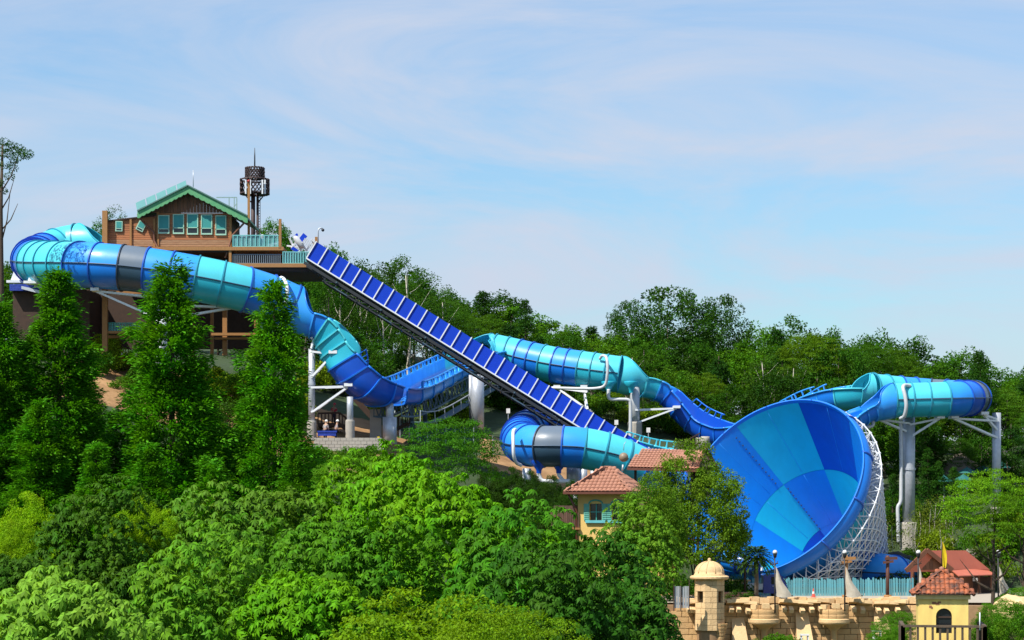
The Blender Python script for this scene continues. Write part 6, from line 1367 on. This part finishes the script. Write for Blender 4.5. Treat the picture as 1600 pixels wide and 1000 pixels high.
# -- wooded hillside, row by row
rows = {'ridge': [], 'upper slope': [], 'middle slope': [], 'lower slope': []}
def ridge_y(px):
    xs = [-40, 120, 180, 250, 340, 430, 500, 560, 640, 690, 760, 820, 870, 930, 1000, 1090, 1170, 1200, 1270, 1350, 1400, 1450, 1500, 1550, 1640]
    ys = [395, 440, 440, 420, 420, 370, 405, 415, 425, 460, 462, 485, 505, 522, 520, 522, 525, 510, 508, 528, 532, 545, 560, 580, 575]
    return float(np.interp(px, xs, ys))
px = -130
while px < 1780:
    if not (150 < px < 420):
        k = RNG.choice(['RD', 'RD', 'PN', 'RD', 'BI'] if px < 700 else ['RD', 'RD', 'PN', 'PN'] if px < 930 else ['RD', 'RD', 'PN', 'RD']); rows['ridge'].append((k, px, ridge_y(px) + RNG.uniform(-12, 8), RNG.uniform(244, 262), RNG.uniform(85, 125)))
    px += RNG.uniform(20, 34)
for nm, D0, D1, dy, st in (('upper slope', 222, 236, 14, 40), ('middle slope', 207, 217, 68, 44), ('lower slope', 196, 203, 110, 46)):
    px = -120 + RNG.uniform(0, 25)
    while px < 1780:
        yt = ridge_y(px) + dy + RNG.uniform(-14, 18); D = RNG.uniform(D0, D1); ok = True
        if nm == 'lower slope' and (px < 500 or 640 < px < 1010 and False): ok = False
        if 20 < px < 460 and D < 212: ok = False
        if nm != 'upper slope':       # keep clear of the slides and their footings
            if 560 < px < 790 and D < 216: ok = D > 213 or px < 600 and nm == 'lower slope' and False
            if 790 <= px < 1010: ok = D > 214
            if 1000 <= px < 1345: D = RNG.uniform(213, 221)
            if 1345 <= px < 1560 and D < 202: D = RNG.uniform(202, 206)
        if ok: rows[nm].append((RNG.choice(['RD', 'RD', 'RD', 'PN', 'LY']), px, yt, D, RNG.uniform(85, 120)))
        px += RNG.uniform(st * .75, st * 1.2)
where = lambda px: 'behind the hilltop house' if px < 470 else 'behind the conveyor top' if px < 700 else 'above the middle tube' if px < 980 else 'left of the funnel top' if px < 1180 else 'above the funnel' if px < 1380 else 'around the U-turn tube'
KW = {'RD': 'rounded broadleaf tree', 'PN': 'dark conifer', 'BI': 'pale-stemmed birch', 'LY': 'layered leafy tree'}
cnt = {}
for nm, lst in rows.items():
    for (k, px, yt, D, w) in sorted(lst, key=lambda a: a[1]):
        key = (nm, k, where(px)); i = cnt.get(key, 0); cnt[key] = i + 1
        c = None
        if k == 'RD': c = RNG.choice([(0.024, 0.10, 0.009), (0.036, 0.135, 0.010), (0.018, 0.072, 0.009), (0.05, 0.165, 0.010)])
        if k == 'LY': c = RNG.choice([(0.045, 0.14, 0.010), (0.07, 0.18, 0.010), (0.03, 0.115, 0.010)])
        if k == 'PN': w *= 0.72
        plantp(k, px, yt, D, w, f'{KW[k]}, {ordinal(i)} such from left on {nm} {where(px)}', 'trees of the wooded hillside', col=c)
# particular trees one can pick out on the skyline
for a in (('AI', 1045, 448, 236, 150, 'large airy tree standing highest on the skyline left of the funnel'), ('AI', 1126, 460, 238, 90, 'narrower airy tree right of the highest one on the skyline'), ('AI', 980, 470, 240, 70, 'small airy tree left of the highest one on the skyline'), ('BI', 640, 404, 212, 120, 'tall white-stemmed birch behind the middle of the conveyor'), ('BI', 565, 408, 214, 110, 'white-stemmed birch behind the upper conveyor'), ('BI', 530, 420, 213, 90, 'white-stemmed birch just right of the deck'),
          ('BI', 690, 450, 214, 90, 'white-stemmed birch right of the tall one'), ('BI', 600, 440, 206, 80, 'slender birch left of the tall one behind the conveyor'), ('PN', 820, 468, 240, 60, 'spire-shaped conifer on the skyline above the middle tube'), ('BI', 180, 312, 200, 66, 'thin tree peeping over the left wing of the house'), ('RD', 430, 345, 196, 60, 'small dark tree beside the antenna tower'), ('RD', 158, 345, 202, 50, 'small bushy tree left of the house wing'),
          ('BI', 1195, 545, 216, 80, 'slim pale-stemmed tree above the funnel rim'), ('BI', 1240, 555, 217, 70, 'second slim pale-stemmed tree above the funnel rim'), ('BI', 985, 545, 217, 70, 'slim pale-stemmed tree behind the middle tube hood'), ('PN', 1530, 548, 225, 70, 'conifer on the skyline above the U-turn tube end'), ('RD', 515, 385, 203, 80, 'leafy tree behind the top of the conveyor')):
    k, px, yt, D, w, lb = a; plantp(k, px, yt, D, w, lb, 'skyline trees', col=(0.03, 0.10, 0.014) if k == 'BI' else None)
# bushes on the lower slopes
sh = 0
for (x0, x1, n_, y0, y1, D0, D1, lbz) in ((490, 720, 20, 560, 615, 190, 200, 'below the conveyor on the wood edge'), (760, 1080, 26, 600, 640, 212, 217, 'on the bank behind the silver column'), (1010, 1360, 24, 590, 660, 211, 217, 'at the wood edge behind the funnel'), (1390, 1462, 14, 700, 800, 186, 200, 'on the bank under the U-turn tube'), (1425, 1610, 26, 700, 800, 173, 184, 'on the low bank behind the hut'), (150, 480, 36, 560, 640, 170, 182, 'on the earth bank under the deck')):
    for i in range(n_):
        px = x0 + (x1 - x0) * (i + RNG.random()) / n_; D = RNG.uniform(D0, D1); x = (px - 800) / F * D; g = ground_z(x, D); hgt = RNG.uniform(1.4, 3.4)
        plant('SH', x, D, g + hgt, RNG.uniform(2.2, 3.8), f'{ordinal(i)} bush from the left {lbz}', 'bushes on the slopes', col=RNG.choice([(0.10, 0.22, 0.012), (0.05, 0.17, 0.012), (0.03, 0.11, 0.012), (0.13, 0.24, 0.014)]), cat='shrub')
# saplings by the tall column, small conifers
for i, px in enumerate((1378, 1386, 1394, 1430, 1438, 1446, 1453, 1461, 1470, 1478, 1488)):
    D = RNG.uniform(176, 184); x = (px - 800) / F * D; plant('SP', x, D, ground_z(x, D) + RNG.uniform(3.8, 5.6), RNG.uniform(2.0, 3.0), f'{ordinal(i)} pale-stemmed sapling from the left beside the tall thick column', 'saplings by the tall column', cat='sapling')
for i, (px, yt) in enumerate(((1450, 700), (1466, 720), (1395, 740), (1490, 730))): plantp('PN', px, yt, 193, 48, ORD[i] + ' young conifer from the column outward, under the U-turn tube' if i != 2 else 'young conifer between funnel and tall column', 'young conifers', col=(0.022, 0.10, 0.016))
# hedges behind the wall
for i, (px, yt) in enumerate(((500, 692), (522, 696), (548, 690), (566, 693), (585, 690))): plantp('SH', px, yt, 160, 44, f'{ORD[i]} bush from the left in front of the low pale block wall', 'bushes below the block wall', col=(0.05, 0.18, 0.012), cat='shrub', ground=P(0, yt, 160).z - 2.6)
for i, (px, yt, w, D) in enumerate(((1062, 893, 60, 153), (1040, 885, 70, 153.5), (1080, 898, 40, 154))): plantp('SH', px, yt, D, w, ['hedge bush behind the sheet metal gate', 'larger hedge bush left behind the gate', 'small hedge bush between gate and turret'][i], 'hedge bushes', col=(0.03, 0.11, 0.012), cat='shrub', ground=0)
for i, (px, yt, w, D) in enumerate(((1150, 893, 60, 156), (1130, 905, 50, 155), (1395, 886, 60, 172), (1440, 900, 30, 172), (1160, 925, 55, 151.8))): plantp('SH', px, yt, D, w, ['dark hedge bush behind the sentry turret dome', 'lower hedge bush right beside the turret', 'dark hedge bush behind the blue outlet tube', 'small hedge bush left of the hut', 'low hedge bush at the palm foot'][i], 'hedge bushes', col=(0.025, 0.085, 0.012), cat='shrub', ground=0)
# palms
def palm(px, ytop, ybase, D, label, fr_=60, L=1.5, col=(0.035, 0.10, 0.035), grp='palms'):
    tp, bs = P(px, ytop, D), P(px, ybase, D); t = thing('palm_tree', label, 'palm', bs, grp)
    MB().tube([bs, bs.lerp(tp, .5) + Vector((.06, 0, 0)), tp], [0.2, 0.15, 0.17], 9).build('trunk', M_greyb, t)
    V = []
    for i in range(fr_):
        a = i * 2.4; el = 1.2 - 1.9 * (i / fr_); d = np.array([math.cos(a) * math.cos(el), math.sin(a) * math.cos(el), math.sin(el)]); n_ = 16; f = np.linspace(0.25, 1, n_)[:, None]
        sp = np.array([[0, 0, 0]]) + d * f * L + np.array([[0, 0, -1]]) * (f ** 2) * 0.45 * L
        side = np.cross(d, [0, 0, 1.0]); side = side / (np.linalg.norm(side) + 1e-6)
        for s_ in (-1, 1):
            ld = d * 0.7 + side * s_ * 0.9 + NR.normal(size=(n_, 3)) * 0.1; V.append(kites(sp, ld, np.tile(np.array([0, 0, 1.0]), (n_, 1)), np.full(n_, L * 0.36), np.full(n_, 0.085), 0.3))
    v = np.concatenate(V) + np.array(list(tp - bs)); o = link('crown', kite_mesh('palm_crown', v, L_broad), t); o.color = (*col, 1)
palm(1181, 868, 940, 151.5, 'slim palm with grey trunk beside the sentry turret', 64, 1.25)
palm(1535, 872, 925, 172, 'grey-green palm behind the hut roof', 56, 1.7, (0.06, 0.12, 0.06))
